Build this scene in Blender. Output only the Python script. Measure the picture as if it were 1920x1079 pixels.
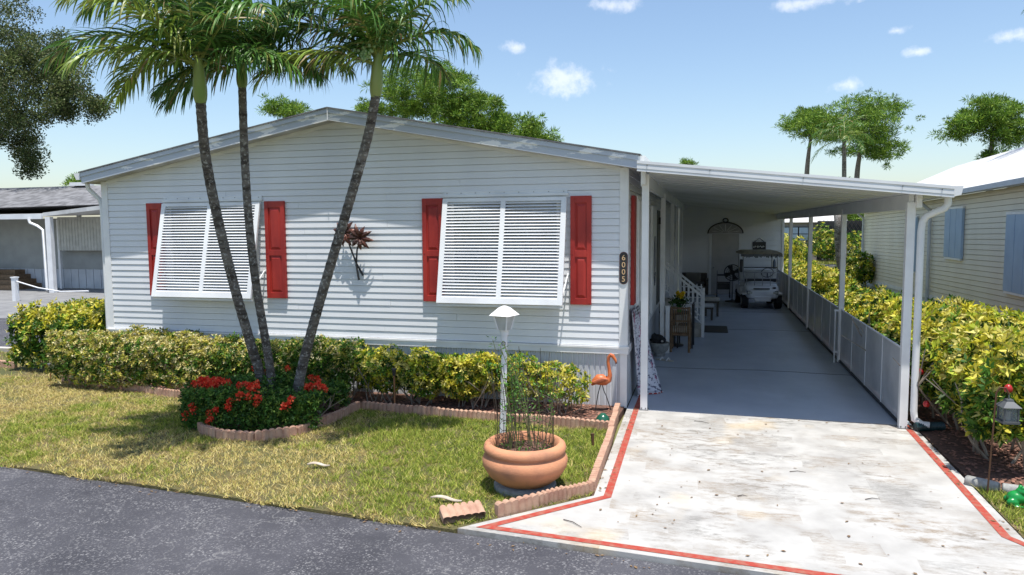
import bpy, math, random
import numpy as np
from mathutils import Vector, Matrix

for o in list(bpy.data.objects): bpy.data.objects.remove(o)
S = bpy.context.scene
COL = S.collection
rnd = random.Random(7)
rng = np.random.default_rng(11)
R_ = math.radians

# ------------------------------------------------------------------ camera
F_PX = 1366.0; CX, CY = 960.0, 539.5
def _n(v): return v/np.linalg.norm(v)
_dy = _n(np.array([1328-CX, 422-CY, F_PX]))
_dx = -_n(np.array([-4136-CX, 459-CY, F_PX])); _dx = _n(_dx-_dy*np.dot(_dx, _dy))
_dz = np.cross(_dx, _dy)
if _dz[1] > 0: _dz = -_dz
RW = np.stack([_dx, _dy, _dz], 1)
_r = RW.T @ np.array([1174-CX, 764-CY, F_PX])
CAM = _r*(2.58/_r[2])
def _ray(u, v): return RW.T @ np.array([u-CX, v-CY, F_PX])
def at(u, v, Y):            # survey point: picture measurement to a place at depth Y
    d = _ray(u, v); return CAM+d*((Y-CAM[1])/d[1])
def gr(u, v, z=0.0):        # survey point on a level
    d = _ray(u, v); return CAM+d*((z-CAM[2])/d[2])
def onx(u, v, X):
    d = _ray(u, v); return CAM+d*((X-CAM[0])/d[0])

cam = bpy.data.cameras.new('camera'); camo = bpy.data.objects.new('camera', cam); COL.objects.link(camo)
cam.sensor_width = 36; cam.lens = F_PX/1920*36; cam.clip_end = 6000; cam.clip_start = .05
right, up, back = RW[0], -RW[1], -RW[2]
camo.matrix_world = Matrix(((right[0], up[0], back[0], CAM[0]), (right[1], up[1], back[1], CAM[1]),
                            (right[2], up[2], back[2], CAM[2]), (0, 0, 0, 1)))
S.camera = camo

# ------------------------------------------------------------------ light, sky, exposure
SUN = Vector((.65, -1.0, 5.4)).normalized()
EXPOSURE = 0.72; SKY = 0.110; SUNP = 4.1
sl = bpy.data.lights.new('sun', 'SUN'); sl.energy = SUNP; sl.angle = R_(.53); sl.color = (1, .965, .90)
so = bpy.data.objects.new('sun', sl); COL.objects.link(so); so.rotation_euler = SUN.to_track_quat('Z', 'Y').to_euler(); so.location = (0, 0, 30)
W = bpy.data.worlds.new('World'); S.world = W; W.use_nodes = True
nt = W.node_tree; nt.nodes.clear()
def N(t, typ, **k):
    n = t.nodes.new(typ)
    for a, b in k.items(): setattr(n, a, b)
    return n
out = N(nt, 'ShaderNodeOutputWorld'); bg = N(nt, 'ShaderNodeBackground')
sky = N(nt, 'ShaderNodeTexSky', sky_type='NISHITA', sun_disc=False)
sky.sun_elevation = math.asin(SUN.z); sky.sun_rotation = math.atan2(SUN.x, SUN.y); sky.air_density = 1.1; sky.dust_density = 1.0; sky.ozone_density = 2.6
tc = N(nt, 'ShaderNodeTexCoord'); nz = N(nt, 'ShaderNodeTexNoise'); nz.inputs['Scale'].default_value = 38; nz.inputs['Detail'].default_value = 7; nz.inputs['Roughness'].default_value = .62
nt.links.new(tc.outputs['Generated'], nz.inputs['Vector'])
fac = None
CL = [(1065, 148, 75, 34), (963, 90, 32, 12), (1520, 4, 75, 12), (1580, 160, 42, 15), (1725, 97, 24, 9), (1682, 58, 20, 9), (1150, 10, 45, 14),
      (1905, 68, 36, 12), (-500, 60, 170, 40), (2500, -60, 200, 40), (2300, 150, 120, 24), (700, -420, 200, 50), (1700, -380, 160, 40), (-300, -300, 140, 40)]
for (u, v, a, b) in CL:
    d = _n(_ray(u, v)); tx = _n(np.cross(d, [0, 0, 1])); ty = np.cross(tx, d)
    dx_ = N(nt, 'ShaderNodeVectorMath', operation='DOT_PRODUCT'); dx_.inputs[1].default_value = tuple(tx*F_PX/a)
    dy_ = N(nt, 'ShaderNodeVectorMath', operation='DOT_PRODUCT'); dy_.inputs[1].default_value = tuple(ty*F_PX/b)
    df = N(nt, 'ShaderNodeVectorMath', operation='DOT_PRODUCT'); df.inputs[1].default_value = tuple(d)
    for q in (dx_, dy_, df): nt.links.new(tc.outputs['Generated'], q.inputs[0])
    cb = N(nt, 'ShaderNodeCombineXYZ'); nt.links.new(dx_.outputs['Value'], cb.inputs[0]); nt.links.new(dy_.outputs['Value'], cb.inputs[1])
    ln = N(nt, 'ShaderNodeVectorMath', operation='LENGTH'); nt.links.new(cb.outputs[0], ln.inputs[0])
    mr = N(nt, 'ShaderNodeMapRange'); mr.inputs[1].default_value = 1.25; mr.inputs[2].default_value = .0; mr.inputs[3].default_value = 0; mr.inputs[4].default_value = 1
    nt.links.new(ln.outputs['Value'], mr.inputs[0])
    gt = N(nt, 'ShaderNodeMath', operation='GREATER_THAN'); gt.inputs[1].default_value = 0; nt.links.new(df.outputs['Value'], gt.inputs[0])
    mu = N(nt, 'ShaderNodeMath', operation='MULTIPLY'); nt.links.new(mr.outputs[0], mu.inputs[0]); nt.links.new(gt.outputs[0], mu.inputs[1])
    if fac is None: fac = mu
    else:
        mx = N(nt, 'ShaderNodeMath', operation='MAXIMUM'); nt.links.new(fac.outputs[0], mx.inputs[0]); nt.links.new(mu.outputs[0], mx.inputs[1]); fac = mx
n2_ = N(nt, 'ShaderNodeMath', operation='MULTIPLY_ADD'); n2_.inputs[1].default_value = 2.4; n2_.inputs[2].default_value = -1.2; nt.links.new(nz.outputs[0], n2_.inputs[0])
ad = N(nt, 'ShaderNodeMath', operation='ADD'); nt.links.new(fac.outputs[0], ad.inputs[0]); nt.links.new(n2_.outputs[0], ad.inputs[1])
cr = N(nt, 'ShaderNodeMapRange'); cr.interpolation_type = 'SMOOTHSTEP'
for i, v in ((1, .18), (2, 1.15), (3, 0), (4, .44)): cr.inputs[i].default_value = v
nt.links.new(ad.outputs[0], cr.inputs[0])
gz = N(nt, 'ShaderNodeMath', operation='GREATER_THAN'); gz.inputs[1].default_value = 0.001; nt.links.new(fac.outputs[0], gz.inputs[0])
cm = N(nt, 'ShaderNodeMath', operation='MULTIPLY'); nt.links.new(cr.outputs[0], cm.inputs[0]); nt.links.new(gz.outputs[0], cm.inputs[1])
mix = N(nt, 'ShaderNodeMixRGB'); mix.inputs[2].default_value = (8.2, 8.0, 8.1, 1)
nt.links.new(cm.outputs[0], mix.inputs[0]); nt.links.new(sky.outputs[0], mix.inputs[1]); nt.links.new(mix.outputs[0], bg.inputs[0])
bg.inputs[1].default_value = SKY; nt.links.new(bg.outputs[0], out.inputs[0])
S.view_settings.view_transform = 'Standard'; S.view_settings.look = 'None'; S.view_settings.exposure = EXPOSURE; S.view_settings.gamma = 1
S.render.engine = 'CYCLES'

# ------------------------------------------------------------------ materials
MATS = {}
def mat(name, c1, c2=None, rough=.6, scale=4.0, detail=6, lo=.35, hi=.65, bump=0, bscale=None, metal=0, spec=.5, stretch=None, alpha=None, trans=0):
    if name in MATS: return MATS[name]
    m = bpy.data.materials.new(name); m.use_nodes = True; t = m.node_tree; b = t.nodes['Principled BSDF']
    b.inputs['Roughness'].default_value = rough; b.inputs['Metallic'].default_value = metal; b.inputs['Specular IOR Level'].default_value = spec
    c2 = c2 or tuple(x*.8 for x in c1)
    g = N(t, 'ShaderNodeNewGeometry'); vec = g.outputs['Position']
    if stretch:
        mp = N(t, 'ShaderNodeMapping'); mp.inputs['Scale'].default_value = stretch; t.links.new(vec, mp.inputs[0]); vec = mp.outputs[0]
    no = N(t, 'ShaderNodeTexNoise'); no.inputs['Scale'].default_value = scale; no.inputs['Detail'].default_value = detail; t.links.new(vec, no.inputs['Vector'])
    mr_ = N(t, 'ShaderNodeMapRange'); mr_.inputs[1].default_value = lo; mr_.inputs[2].default_value = hi; t.links.new(no.outputs[0], mr_.inputs[0])
    mx_ = N(t, 'ShaderNodeMixRGB'); mx_.inputs[1].default_value = (*c1, 1); mx_.inputs[2].default_value = (*c2, 1); t.links.new(mr_.outputs[0], mx_.inputs[0])
    t.links.new(mx_.outputs[0], b.inputs['Base Color'])
    if bump:
        n2 = N(t, 'ShaderNodeTexNoise'); n2.inputs['Scale'].default_value = bscale or scale*8; n2.inputs['Detail'].default_value = 5; t.links.new(g.outputs['Position'], n2.inputs['Vector'])
        bp = N(t, 'ShaderNodeBump'); bp.inputs['Strength'].default_value = bump; bp.inputs['Distance'].default_value = .02
        t.links.new(n2.outputs[0], bp.inputs['Height']); t.links.new(bp.outputs[0], b.inputs['Normal'])
    if alpha is not None: b.inputs['Alpha'].default_value = alpha
    if trans: b.inputs['Transmission Weight'].default_value = trans
    MATS[name] = m; return m
def leafmat(name, rough=.45, tr=.3):
    if name in MATS: return MATS[name]
    m = bpy.data.materials.new(name); m.use_nodes = True; t = m.node_tree; b = t.nodes['Principled BSDF']; o = t.nodes['Material Output']
    a = N(t, 'ShaderNodeAttribute', attribute_name='col'); b.inputs['Roughness'].default_value = rough; b.inputs['Specular IOR Level'].default_value = .28
    t.links.new(a.outputs[0], b.inputs['Base Color'])
    tl = N(t, 'ShaderNodeBsdfTranslucent'); t.links.new(a.outputs[0], tl.inputs[0])
    ms = N(t, 'ShaderNodeMixShader'); ms.inputs[0].default_value = tr; t.links.new(b.outputs[0], ms.inputs[1]); t.links.new(tl.outputs[0], ms.inputs[2]); t.links.new(ms.outputs[0], o.inputs[0])
    MATS[name] = m; return m
LEAF = leafmat('foliage', .52, .28); GRASS = leafmat('grass_blades', .7, .25); PALM = leafmat('palm_leaf', .38, .25)
M_SIDE = mat('white_vinyl', (.74, .75, .77), (.66, .67, .70), .42, 1.2, stretch=(1, 1, .25))
M_TRIM = mat('white_trim', (.80, .80, .80), (.70, .70, .71), .45, 3)
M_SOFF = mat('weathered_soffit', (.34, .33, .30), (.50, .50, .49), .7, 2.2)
M_ALU = mat('white_aluminium', (.76, .77, .78), (.66, .67, .69), .4, 2)
M_CEIL = mat('pan_ceiling', (.62, .64, .64), (.50, .53, .50), .5, .7)
M_SKIRT = mat('grey_skirting', (.56, .58, .61), (.46, .48, .51), .5, 2)
M_RED = mat('red_shutter_paint', (.42, .030, .020), (.27, .014, .012), .5, 3, stretch=(1.5, 1, .5))
M_DARK = mat('dark_void', (.02, .022, .026), (.03, .03, .034), .5)
M_GLASS = mat('window_glass', (.06, .075, .09), (.10, .12, .14), .06, .6, spec=.8)
M_SHING = mat('dark_shingle', (.09, .09, .095), (.20, .20, .21), .9, 3, bump=.4)
M_BLACK = mat('black_plastic', (.018, .018, .02), (.03, .03, .033), .5)
M_TERRA = mat('terracotta', (.56, .25, .13), (.36, .17, .10), .8, 6, lo=.42, hi=.75, bump=.15, bscale=60)
M_SOIL = mat('mulch_soil', (.075, .042, .03), (.17, .085, .06), .95, 22, bump=.9, bscale=50)
M_BARK = mat('bark', (.12, .10, .085), (.24, .21, .18), .9, 12, bump=.6)
M_STEM = mat('pale_stem', (.20, .16, .12), (.32, .27, .22), .85, 10)
M_BLOCK = mat('scalloped_concrete', (.36, .20, .14), (.46, .30, .21), .9, 9, bump=.3, bscale=90)
M_WOOD = mat('bamboo_wood', (.13, .075, .035), (.22, .135, .07), .5, 12)
M_DWOOD = mat('dark_wood', (.035, .026, .02), (.06, .045, .035), .5, 8)
M_FABRIC = mat('cream_cushion', (.50, .47, .41), (.40, .37, .32), .9, 20)
M_STONE = mat('cast_stone', (.34, .34, .32), (.24, .24, .23), .9, 25, bump=.4)
M_METAL = mat('dull_metal', (.30, .30, .31), (.22, .22, .23), .4, 6, metal=.6)
M_GREEN = mat('green_ceramic', (.012, .26, .05), (.01, .19, .04), .25, 6)
M_FLAM = mat('flamingo_paint', (.62, .17, .05), (.42, .10, .035), .45, 14)
M_BEIGE = mat('beige_siding', (.74, .68, .55), (.68, .61, .49), .5, 1.5, stretch=(1, 1, .3))
M_BLUE = mat('pale_blue_shutter', (.36, .48, .62), (.31, .42, .56), .55, 2)
M_ROOFW = mat('white_roof_coating', (.62, .615, .60), (.46, .455, .45), .7, 1.5, bump=.2, bscale=6)
M_REDP = mat('red_line_paint', (.33, .040, .024), (.30, .13, .09), .75, 14, lo=.42, hi=.72)
M_CONC = mat('bare_concrete', (.50, .47, .42), (.38, .35, .31), .9, 6, bump=.1)

def attr_tex_mat(name):
    m = bpy.data.materials.new(name); m.use_nodes = True; MATS[name] = m
    t = m.node_tree; return m, t, t.nodes['Principled BSDF'], N(t, 'ShaderNodeNewGeometry')
def noise(t, vec, sc, det=6, ro=.55, stretch=None, loc=None):
    if stretch or loc:
        mp = N(t, 'ShaderNodeMapping'); mp.inputs['Scale'].default_value = stretch or (1, 1, 1); mp.inputs['Location'].default_value = loc or (0, 0, 0); t.links.new(vec, mp.inputs[0]); vec = mp.outputs[0]
    n = N(t, 'ShaderNodeTexNoise'); n.inputs['Scale'].default_value = sc; n.inputs['Detail'].default_value = det; n.inputs['Roughness'].default_value = ro; t.links.new(vec, n.inputs['Vector']); return n.outputs[0]
def rampv(t, v, a, b, c=0, d=1):
    r = N(t, 'ShaderNodeMapRange'); 
    for i, q in ((1, a), (2, b), (3, c), (4, d)): r.inputs[i].default_value = q
    t.links.new(v, r.inputs[0]); return r.outputs[0]
def mixc(t, f, a, b):
    m = N(t, 'ShaderNodeMixRGB')
    for i, q in ((0, f), (1, a), (2, b)):
        if isinstance(q, (tuple, list)): m.inputs[i].default_value = (*q, 1)
        elif isinstance(q, (int, float)): m.inputs[i].default_value = q
        else: t.links.new(q, m.inputs[i])
    return m.outputs[0]
def math_(t, op, a, b):
    m = N(t, 'ShaderNodeMath', operation=op)
    for i, q in ((0, a), (1, b)):
        if isinstance(q, (int, float)): m.inputs[i].default_value = q
        else: t.links.new(q, m.inputs[i])
    return m.outputs[0]
def bumpn(t, b, h, s, d=.01):
    n = N(t, 'ShaderNodeBump'); n.inputs['Strength'].default_value = s; n.inputs['Distance'].default_value = d; t.links.new(h, n.inputs['Height']); t.links.new(n.outputs[0], b.inputs['Normal'])

# driveway: white paint worn to tan and grey concrete, roller-sized patches
M_DRIVE, t, b, g = attr_tex_mat('worn_white_driveway'); P_ = g.outputs['Position']
br = N(t, 'ShaderNodeTexBrick'); br.offset = .37; br.squash = 1
for k, v in (('Scale', 1.0), ('Mortar Size', 0.0), ('Brick Width', .55), ('Row Height', .23), ('Bias', 0.0)): br.inputs[k].default_value = v
br.inputs['Color1'].default_value = (0, 0, 0, 1); br.inputs['Color2'].default_value = (1, 1, 1, 1)
wv = N(t, 'ShaderNodeVectorMath', operation='ADD'); wn = N(t, 'ShaderNodeTexNoise'); wn.inputs['Scale'].default_value = 1.1; t.links.new(P_, wn.inputs['Vector'])
ws = N(t, 'ShaderNodeVectorMath', operation='SCALE'); ws.inputs['Scale'].default_value = .16; t.links.new(wn.outputs[1], ws.inputs[0]); t.links.new(P_, wv.inputs[0]); t.links.new(ws.outputs[0], wv.inputs[1]); t.links.new(wv.outputs[0], br.inputs['Vector'])
edge_ = rampv(t, noise(t, P_, 9, 8, .75, (1, 3, 1)), .36, .60)
patch = math_(t, 'MULTIPLY', math_(t, 'MULTIPLY', rampv(t, br.outputs['Color'], .55, .80), edge_), rampv(t, noise(t, P_, .9, 3), .455, .52))
streak = math_(t, 'MULTIPLY', rampv(t, noise(t, P_, 4.5, 10, .74, (1, 2.3, 1)), .46, .60), rampv(t, noise(t, P_, .8, 4, .6, None, (3, 7, 0)), .45, .58))
fine = rampv(t, noise(t, P_, 34, 8, .75, (1, 1.8, 1)), .42, .62)
wear = math_(t, 'MULTIPLY', math_(t, 'MAXIMUM', math_(t, 'MULTIPLY', patch, .85), math_(t, 'MULTIPLY', streak, 1.0)), rampv(t, fine, 0, 1, .6, 1))
under = mixc(t, rampv(t, noise(t, P_, 1.3, 4), .4, .6), (.20, .145, .09), (.155, .148, .135))
paint = mixc(t, rampv(t, noise(t, P_, 2.2, 6), .35, .7), (.45, .44, .42), (.32, .31, .295))
rust = math_(t, 'MULTIPLY', rampv(t, noise(t, P_, 1.0, 4, .5, None, (11, 2, 0)), .60, .72), .30)
t.links.new(mixc(t, rust, mixc(t, wear, paint, under), (.62, .45, .22)), b.inputs['Base Color']); b.inputs['Roughness'].default_value = .75
bumpn(t, b, fine, .12, .004)
# carport floor: grey-blue floor paint with tyre stains
M_FLOOR, t, b, g = attr_tex_mat('grey_floor_paint'); P_ = g.outputs['Position']
c_ = mixc(t, rampv(t, noise(t, P_, 1.1, 7, .6), .35, .68), (.36, .41, .49), (.45, .50, .58))
c_ = mixc(t, rampv(t, noise(t, P_, .55, 5, .6, (1, .45, 1), (4, 0, 0)), .54, .75, 0, .45), c_, (.19, .20, .22))
t.links.new(c_, b.inputs['Base Color']); b.inputs['Roughness'].default_value = .42
# asphalt
M_ROAD, t, b, g = attr_tex_mat('asphalt'); P_ = g.outputs['Position']
vo = N(t, 'ShaderNodeTexVoronoi'); vo.inputs['Scale'].default_value = 75; t.links.new(P_, vo.inputs['Vector'])
c_ = mixc(t, rampv(t, noise(t, P_, .8, 6, .6), .35, .68), (.036, .036, .045), (.075, .074, .086))
sp = math_(t, 'MULTIPLY', rampv(t, vo.outputs['Color'], .62, .95), rampv(t, noise(t, P_, 4, 7, .7), .36, .62))
c_ = mixc(t, sp, c_, (.26, .255, .26))
ck = N(t, 'ShaderNodeTexVoronoi', feature='DISTANCE_TO_EDGE'); ck.inputs['Scale'].default_value = 1.6
wv = N(t, 'ShaderNodeVectorMath', operation='ADD'); wn = N(t, 'ShaderNodeTexNoise'); wn.inputs['Scale'].default_value = 5; wn.inputs['Detail'].default_value = 6; t.links.new(P_, wn.inputs['Vector'])
ws = N(t, 'ShaderNodeVectorMath', operation='SCALE'); ws.inputs['Scale'].default_value = .5; t.links.new(wn.outputs[1], ws.inputs[0]); t.links.new(P_, wv.inputs[0]); t.links.new(ws.outputs[0], wv.inputs[1]); t.links.new(wv.outputs[0], ck.inputs['Vector'])
cf = math_(t, 'MULTIPLY', rampv(t, ck.outputs['Distance'], .018, .0, 0, .5), rampv(t, noise(t, P_, .9, 3, .5, None, (9, 0, 0)), .5, .62))
c_ = mixc(t, cf, c_, (.24, .235, .23))
t.links.new(c_, b.inputs['Base Color']); b.inputs['Roughness'].default_value = .85; bumpn(t, b, vo.outputs['Distance'], .55, .012)
# fascia with peeling paint
M_FASC, t, b, g = attr_tex_mat('peeling_fascia'); P_ = g.outputs['Position']
f_ = rampv(t, noise(t, P_, 1.5, 8, .62, (1, 1, 5)), .555, .575)
t.links.new(mixc(t, f_, mixc(t, noise(t, P_, 3, 5), (.40, .44, .51), (.50, .54, .60)), (.80, .80, .80)), b.inputs['Base Color']); b.inputs['Roughness'].default_value = .5
# lawn base
M_LAWN, t, b, g = attr_tex_mat('lawn_base'); P_ = g.outputs['Position']
c_ = mixc(t, rampv(t, noise(t, P_, 1.1, 6, .65), .38, .62), (.07, .085, .02), (.17, .125, .05))
c_ = mixc(t, rampv(t, noise(t, P_, 30, 6, .7), .35, .65, 0, .6), c_, (.06, .05, .025))
t.links.new(c_, b.inputs['Base Color']); b.inputs['Roughness'].default_value = .95; bumpn(t, b, noise(t, P_, 60, 5), .8, .02)
M_GROUND = mat('far_ground', (.10, .13, .035), (.17, .16, .06), .95, .6)
# palm trunk: ringed, grey with dark bands and pale lichen
M_PTRUNK, t, b, g = attr_tex_mat('palm_trunk'); P_ = g.outputs['Position']
c_ = mixc(t, rampv(t, noise(t, P_, 3, 6, .6, (1, 1, 5)), .38, .64), (.055, .045, .038), (.20, .18, .16))
c_ = mixc(t, rampv(t, noise(t, P_, 26, 5, .6), .54, .64, 0, .8), c_, (.42, .41, .38))
t.links.new(c_, b.inputs['Base Color']); b.inputs['Roughness'].default_value = .9; bumpn(t, b, noise(t, P_, 14, 6, .6, (1, 1, 3)), .9, .03)
M_SHAFT = mat('crownshaft', (.16, .26, .05), (.26, .30, .09), .4, 5, stretch=(1, 1, .3))
# screens
M_SCREEN = mat('grey_screen', (.50, .51, .53), (.62, .63, .65), .6, 3, alpha=.80)
# printed cloth
M_CLOTH, t, b, g = attr_tex_mat('printed_cloth'); P_ = g.outputs['Position']
f1 = rampv(t, noise(t, P_, 13, 5, .6, (1, 1, 2.2)), .55, .57)
f2 = rampv(t, noise(t, P_, 5, 3, .5, (1, 1, 1), (3, 1, 0)), .60, .62)
t.links.new(mixc(t, f1, mixc(t, f2, (.62, .62, .68), (.40, .10, .20)), (.10, .10, .16)), b.inputs['Base Color']); b.inputs['Roughness'].default_value = .8

# ------------------------------------------------------------------ object helpers
OFF = {}
def lin(o, parent=None, kind=None):
    COL.objects.link(o)
    if parent is not None: o.parent = parent
    if kind: o['kind'] = kind
    return o
def off(p): return OFF.get(p.name, Vector((0, 0, 0))) if p is not None else Vector((0, 0, 0))
def tag(o, label, cat, group=None):
    o['label'] = label; o['category'] = cat
    if group: o['group'] = group
    return o
def thing(name, label, cat, loc=(0, 0, 0), group=None, rz=0):
    o = bpy.data.objects.new(name, None); o.empty_display_size = .1; COL.objects.link(o)
    o.location = loc; o.rotation_euler = (0, 0, rz); OFF[o.name] = Vector(loc) if rz == 0 else Vector((0, 0, 0))
    return tag(o, label, cat, group)
class MB:
    def __init__(s): s.v = []; s.f = []
    def add(s, v, f):
        n = len(s.v); s.v += [tuple(map(float, p)) for p in v]; s.f += [tuple(n+i for i in q) for q in f]; return s
    def box(s, a, b):
        (x0, y0, z0), (x1, y1, z1) = a, b
        return s.add([(x0, y0, z0), (x1, y0, z0), (x1, y1, z0), (x0, y1, z0), (x0, y0, z1), (x1, y0, z1), (x1, y1, z1), (x0, y1, z1)],
                     [(0, 3, 2, 1), (4, 5, 6, 7), (0, 1, 5, 4), (1, 2, 6, 5), (2, 3, 7, 6), (3, 0, 4, 7)])
    def cbox(s, c, d): return s.box([c[i]-d[i]/2 for i in range(3)], [c[i]+d[i]/2 for i in range(3)])
    def bar(s, p, q, w, h=None, upv=(0, 0, 1)):           # rectangular bar from p to q
        h = h or w; p, q = Vector(p), Vector(q); d = (q-p).normalized(); u = Vector(upv)
        if abs(d.dot(u)) > .98: u = Vector((0, 1, 0))
        a = d.cross(u).normalized()*w/2; c = a.cross(d).normalized()*h/2
        return s.add([p-a-c, p+a-c, p+a+c, p-a+c, q-a-c, q+a-c, q+a+c, q-a+c], [(0, 3, 2, 1), (4, 5, 6, 7), (0, 1, 5, 4), (1, 2, 6, 5), (2, 3, 7, 6), (3, 0, 4, 7)])
    def tube(s, pts, r, n=8, cap=True):
        pts = [Vector(p) for p in pts]; m = len(pts); r = r if isinstance(r, (list, tuple)) else [r]*m
        base = len(s.v); prev = None
        for i, p in enumerate(pts):
            d = (pts[min(i+1, m-1)]-pts[max(i-1, 0)]).normalized()
            if prev is None: u = d.orthogonal().normalized()
            else: u = (prev-d*prev.dot(d)).normalized()
            prev = u; w = d.cross(u)
            for k in range(n):
                a = 2*math.pi*k/n; s.v.append(tuple(p+(u*math.cos(a)+w*math.sin(a))*r[i]))
        for i in range(m-1):
            for k in range(n):
                a = base+i*n+k; b = base+i*n+(k+1) % n; s.f.append((a, b, b+n, a+n))
        if cap: s.f.append(tuple(base+k for k in reversed(range(n)))); s.f.append(tuple(base+(m-1)*n+k for k in range(n)))
        return s
    def lathe(s, prof, c=(0, 0, 0), n=28, sx=1, sy=1):
        base = len(s.v); m = len(prof)
        for (r, z) in prof:
            for k in range(n):
                a = 2*math.pi*k/n; s.v.append((c[0]+sx*r*math.cos(a), c[1]+sy*r*math.sin(a), c[2]+z))
        for i in range(m-1):
            for k in range(n):
                a = base+i*n+k; b = base+i*n+(k+1) % n; s.f.append((a, b, b+n, a+n))
        return s
    def ball(s, c, r, n=14, m=8):
        rx, ry, rz = r if isinstance(r, (tuple, list)) else (r, r, r)
        return s.lathe([(max(1e-4, math.sin(math.pi*i/m)), -rz*math.cos(math.pi*i/m)) for i in range(m+1)], c, n, rx, ry)
    def prism(s, poly, d):                                   # poly: 3-D points (planar), d: extrusion vector
        n = len(poly); d = Vector(d); v = [Vector(p) for p in poly]
        return s.add(v+[p+d for p in v], [tuple(range(n)), tuple(reversed(range(n, 2*n)))]+[(i, n+i, n+(i+1) % n, (i+1) % n) for i in range(n)])
    def mesh(s, name, m, smooth=False, offs=(0, 0, 0)):
        me = bpy.data.meshes.new(name); o = Vector(offs)
        me.from_pydata([tuple(Vector(p)-o) for p in s.v], [], s.f)
        import bmesh
        bm = bmesh.new(); bm.from_mesh(me); bmesh.ops.recalc_face_normals(bm, faces=bm.faces); bm.to_mesh(me); bm.free()
        me.materials.append(m)
        if smooth:
            me.polygons.foreach_set('use_smooth', [True]*len(me.polygons)); me.update()
            try: me.set_sharp_from_angle(angle=R_(42))
            except Exception: pass
        return me
    def build(s, name, m, parent=None, smooth=False, kind=None, bevel=0):
        o = bpy.data.objects.new(name, s.mesh(name, m, smooth, off(parent))); lin(o, parent, kind)
        if parent is not None: OFF[o.name] = off(parent)
        if bevel:
            md = o.modifiers.new('bevel', 'BEVEL'); md.width = bevel; md.segments = 2; md.limit_method = 'ANGLE'
        return o
def inst(name, me, parent, loc, rot=(0, 0, 0), scale=(1, 1, 1)):
    o = bpy.data.objects.new(name, me); lin(o, parent); o.location = Vector(loc)-off(parent); o.rotation_euler = rot; o.scale = scale; return o
def npmesh(name, v, f, m, col=None, parent=None, kind=None, smooth=False):
    """v (n,3), f (k,3 or 4) arrays, optional per-vertex colours"""
    v = np.asarray(v, np.float32); f = np.asarray(f, np.int32)
    if parent is not None: v = v-np.array(off(parent), np.float32)
    me = bpy.data.meshes.new(name); k = f.shape[1]
    me.vertices.add(len(v)); me.vertices.foreach_set('co', v.ravel())
    me.loops.add(f.size); me.loops.foreach_set('vertex_index', f.ravel())
    me.polygons.add(len(f)); me.polygons.foreach_set('loop_start', np.arange(0, f.size, k, dtype=np.int32)); me.polygons.foreach_set('loop_total', np.full(len(f), k, np.int32))
    me.update(calc_edges=True)
    if col is not None:
        a = me.color_attributes.new('col', 'FLOAT_COLOR', 'POINT'); c = np.ones((len(v), 4), np.float32); c[:, :3] = col; a.data.foreach_set('color', c.ravel())
    if smooth: me.polygons.foreach_set('use_smooth', np.ones(len(f), bool))
    me.materials.append(m); o = bpy.data.objects.new(name, me); lin(o, parent, kind)
    if parent is not None: OFF[o.name] = off(parent)
    return o
def nrm(a): return a/np.maximum(np.linalg.norm(a, axis=-1, keepdims=True), 1e-9)
def leafset(p, d, L, Wd, col, fold=.18):
    """diamond leaves: base p, direction d, length L, width Wd"""
    n = len(p); d = nrm(d); r = nrm(rng.normal(size=(n, 3))); sd = nrm(np.cross(d, r)); nn = np.cross(sd, d)
    L = np.broadcast_to(L, (n,))[:, None]; Wd = np.broadcast_to(Wd, (n,))[:, None]
    mid = p+d*L*.52+nn*L*fold*.3
    v = np.stack([p, mid+sd*Wd*.5, p+d*L-nn*L*fold*.35, mid-sd*Wd*.5], 1).reshape(-1, 3)
    f = np.arange(4*n).reshape(-1, 4)
    return v, f, np.repeat(col, 4, 0)
def joinsets(sets):
    vs, fs, cs = [], [], []; k = 0
    for v, f, c in sets: vs.append(v); fs.append(f+k); cs.append(c); k += len(v)
    return np.concatenate(vs), np.concatenate(fs), np.concatenate(cs)
def palette(n, cols, wts=None, jit=.15):
    c = np.array(cols)[rng.choice(len(cols), n, p=None if wts is None else np.array(wts)/sum(wts))]
    return c*(1+rng.uniform(-jit, jit, (n, 1)))
def vnoise(x, y, s, seed=0):
    r = np.random.default_rng(seed); G = r.random((64, 64)); x = x*s+100; y = y*s+100
    i = np.floor(x).astype(int); j = np.floor(y).astype(int); fx = x-i; fy = y-j; fx = fx*fx*(3-2*fx); fy = fy*fy*(3-2*fy)
    g_ = lambda a, c: G[a % 64, c % 64]
    return (g_(i, j)*(1-fx)+g_(i+1, j)*fx)*(1-fy)+(g_(i, j+1)*(1-fx)+g_(i+1, j+1)*fx)*fy
def struct(name, mb, m): return mb.build(name, m, None, kind='structure')
def flat(pts, z): return [(p[0], p[1], z) for p in pts]

# ------------------------------------------------------------------ ground, road, driveway, lawn
struct('ground', MB().add([(-2500, -2500, -.10), (2500, -2500, -.10), (2500, 2500, -.10), (-2500, 2500, -.10)], [(0, 1, 2, 3)]), M_GROUND)
RE = lambda x: -4.63-.08*x            # edge of the road
struct('road', MB().prism(flat([(-60, RE(-60)), (60, RE(60)), (60, RE(60)-7), (-60, RE(-60)-7)], -.096), (0, 0, .056)), M_ROAD)
DR = [(.02, -.10), (.07, -3.50), (-.95, RE(-.95)+.02), (4.9, RE(4.9)+.02), (3.62, -3.66), (3.66, -.10)]
struct('driveway', MB().prism(flat(DR, -.094), (0, 0, .094)), M_DRIVE)
struct('carport_floor', MB().box((.02, -.098, -.094), (3.66, 17.75, .0)), M_FLOOR)
cr_ = MB()
for yy in (3.15, 8.4, 12.2):
    pts = [(x, yy+.05*math.sin(x*2.3+yy)+rnd.uniform(-.012, .012), .003) for x in np.linspace(.1, 3.5, 24)]
    for p, q in zip(pts[:-1], pts[1:]): cr_.bar(p, q, .012, .003)
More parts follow.
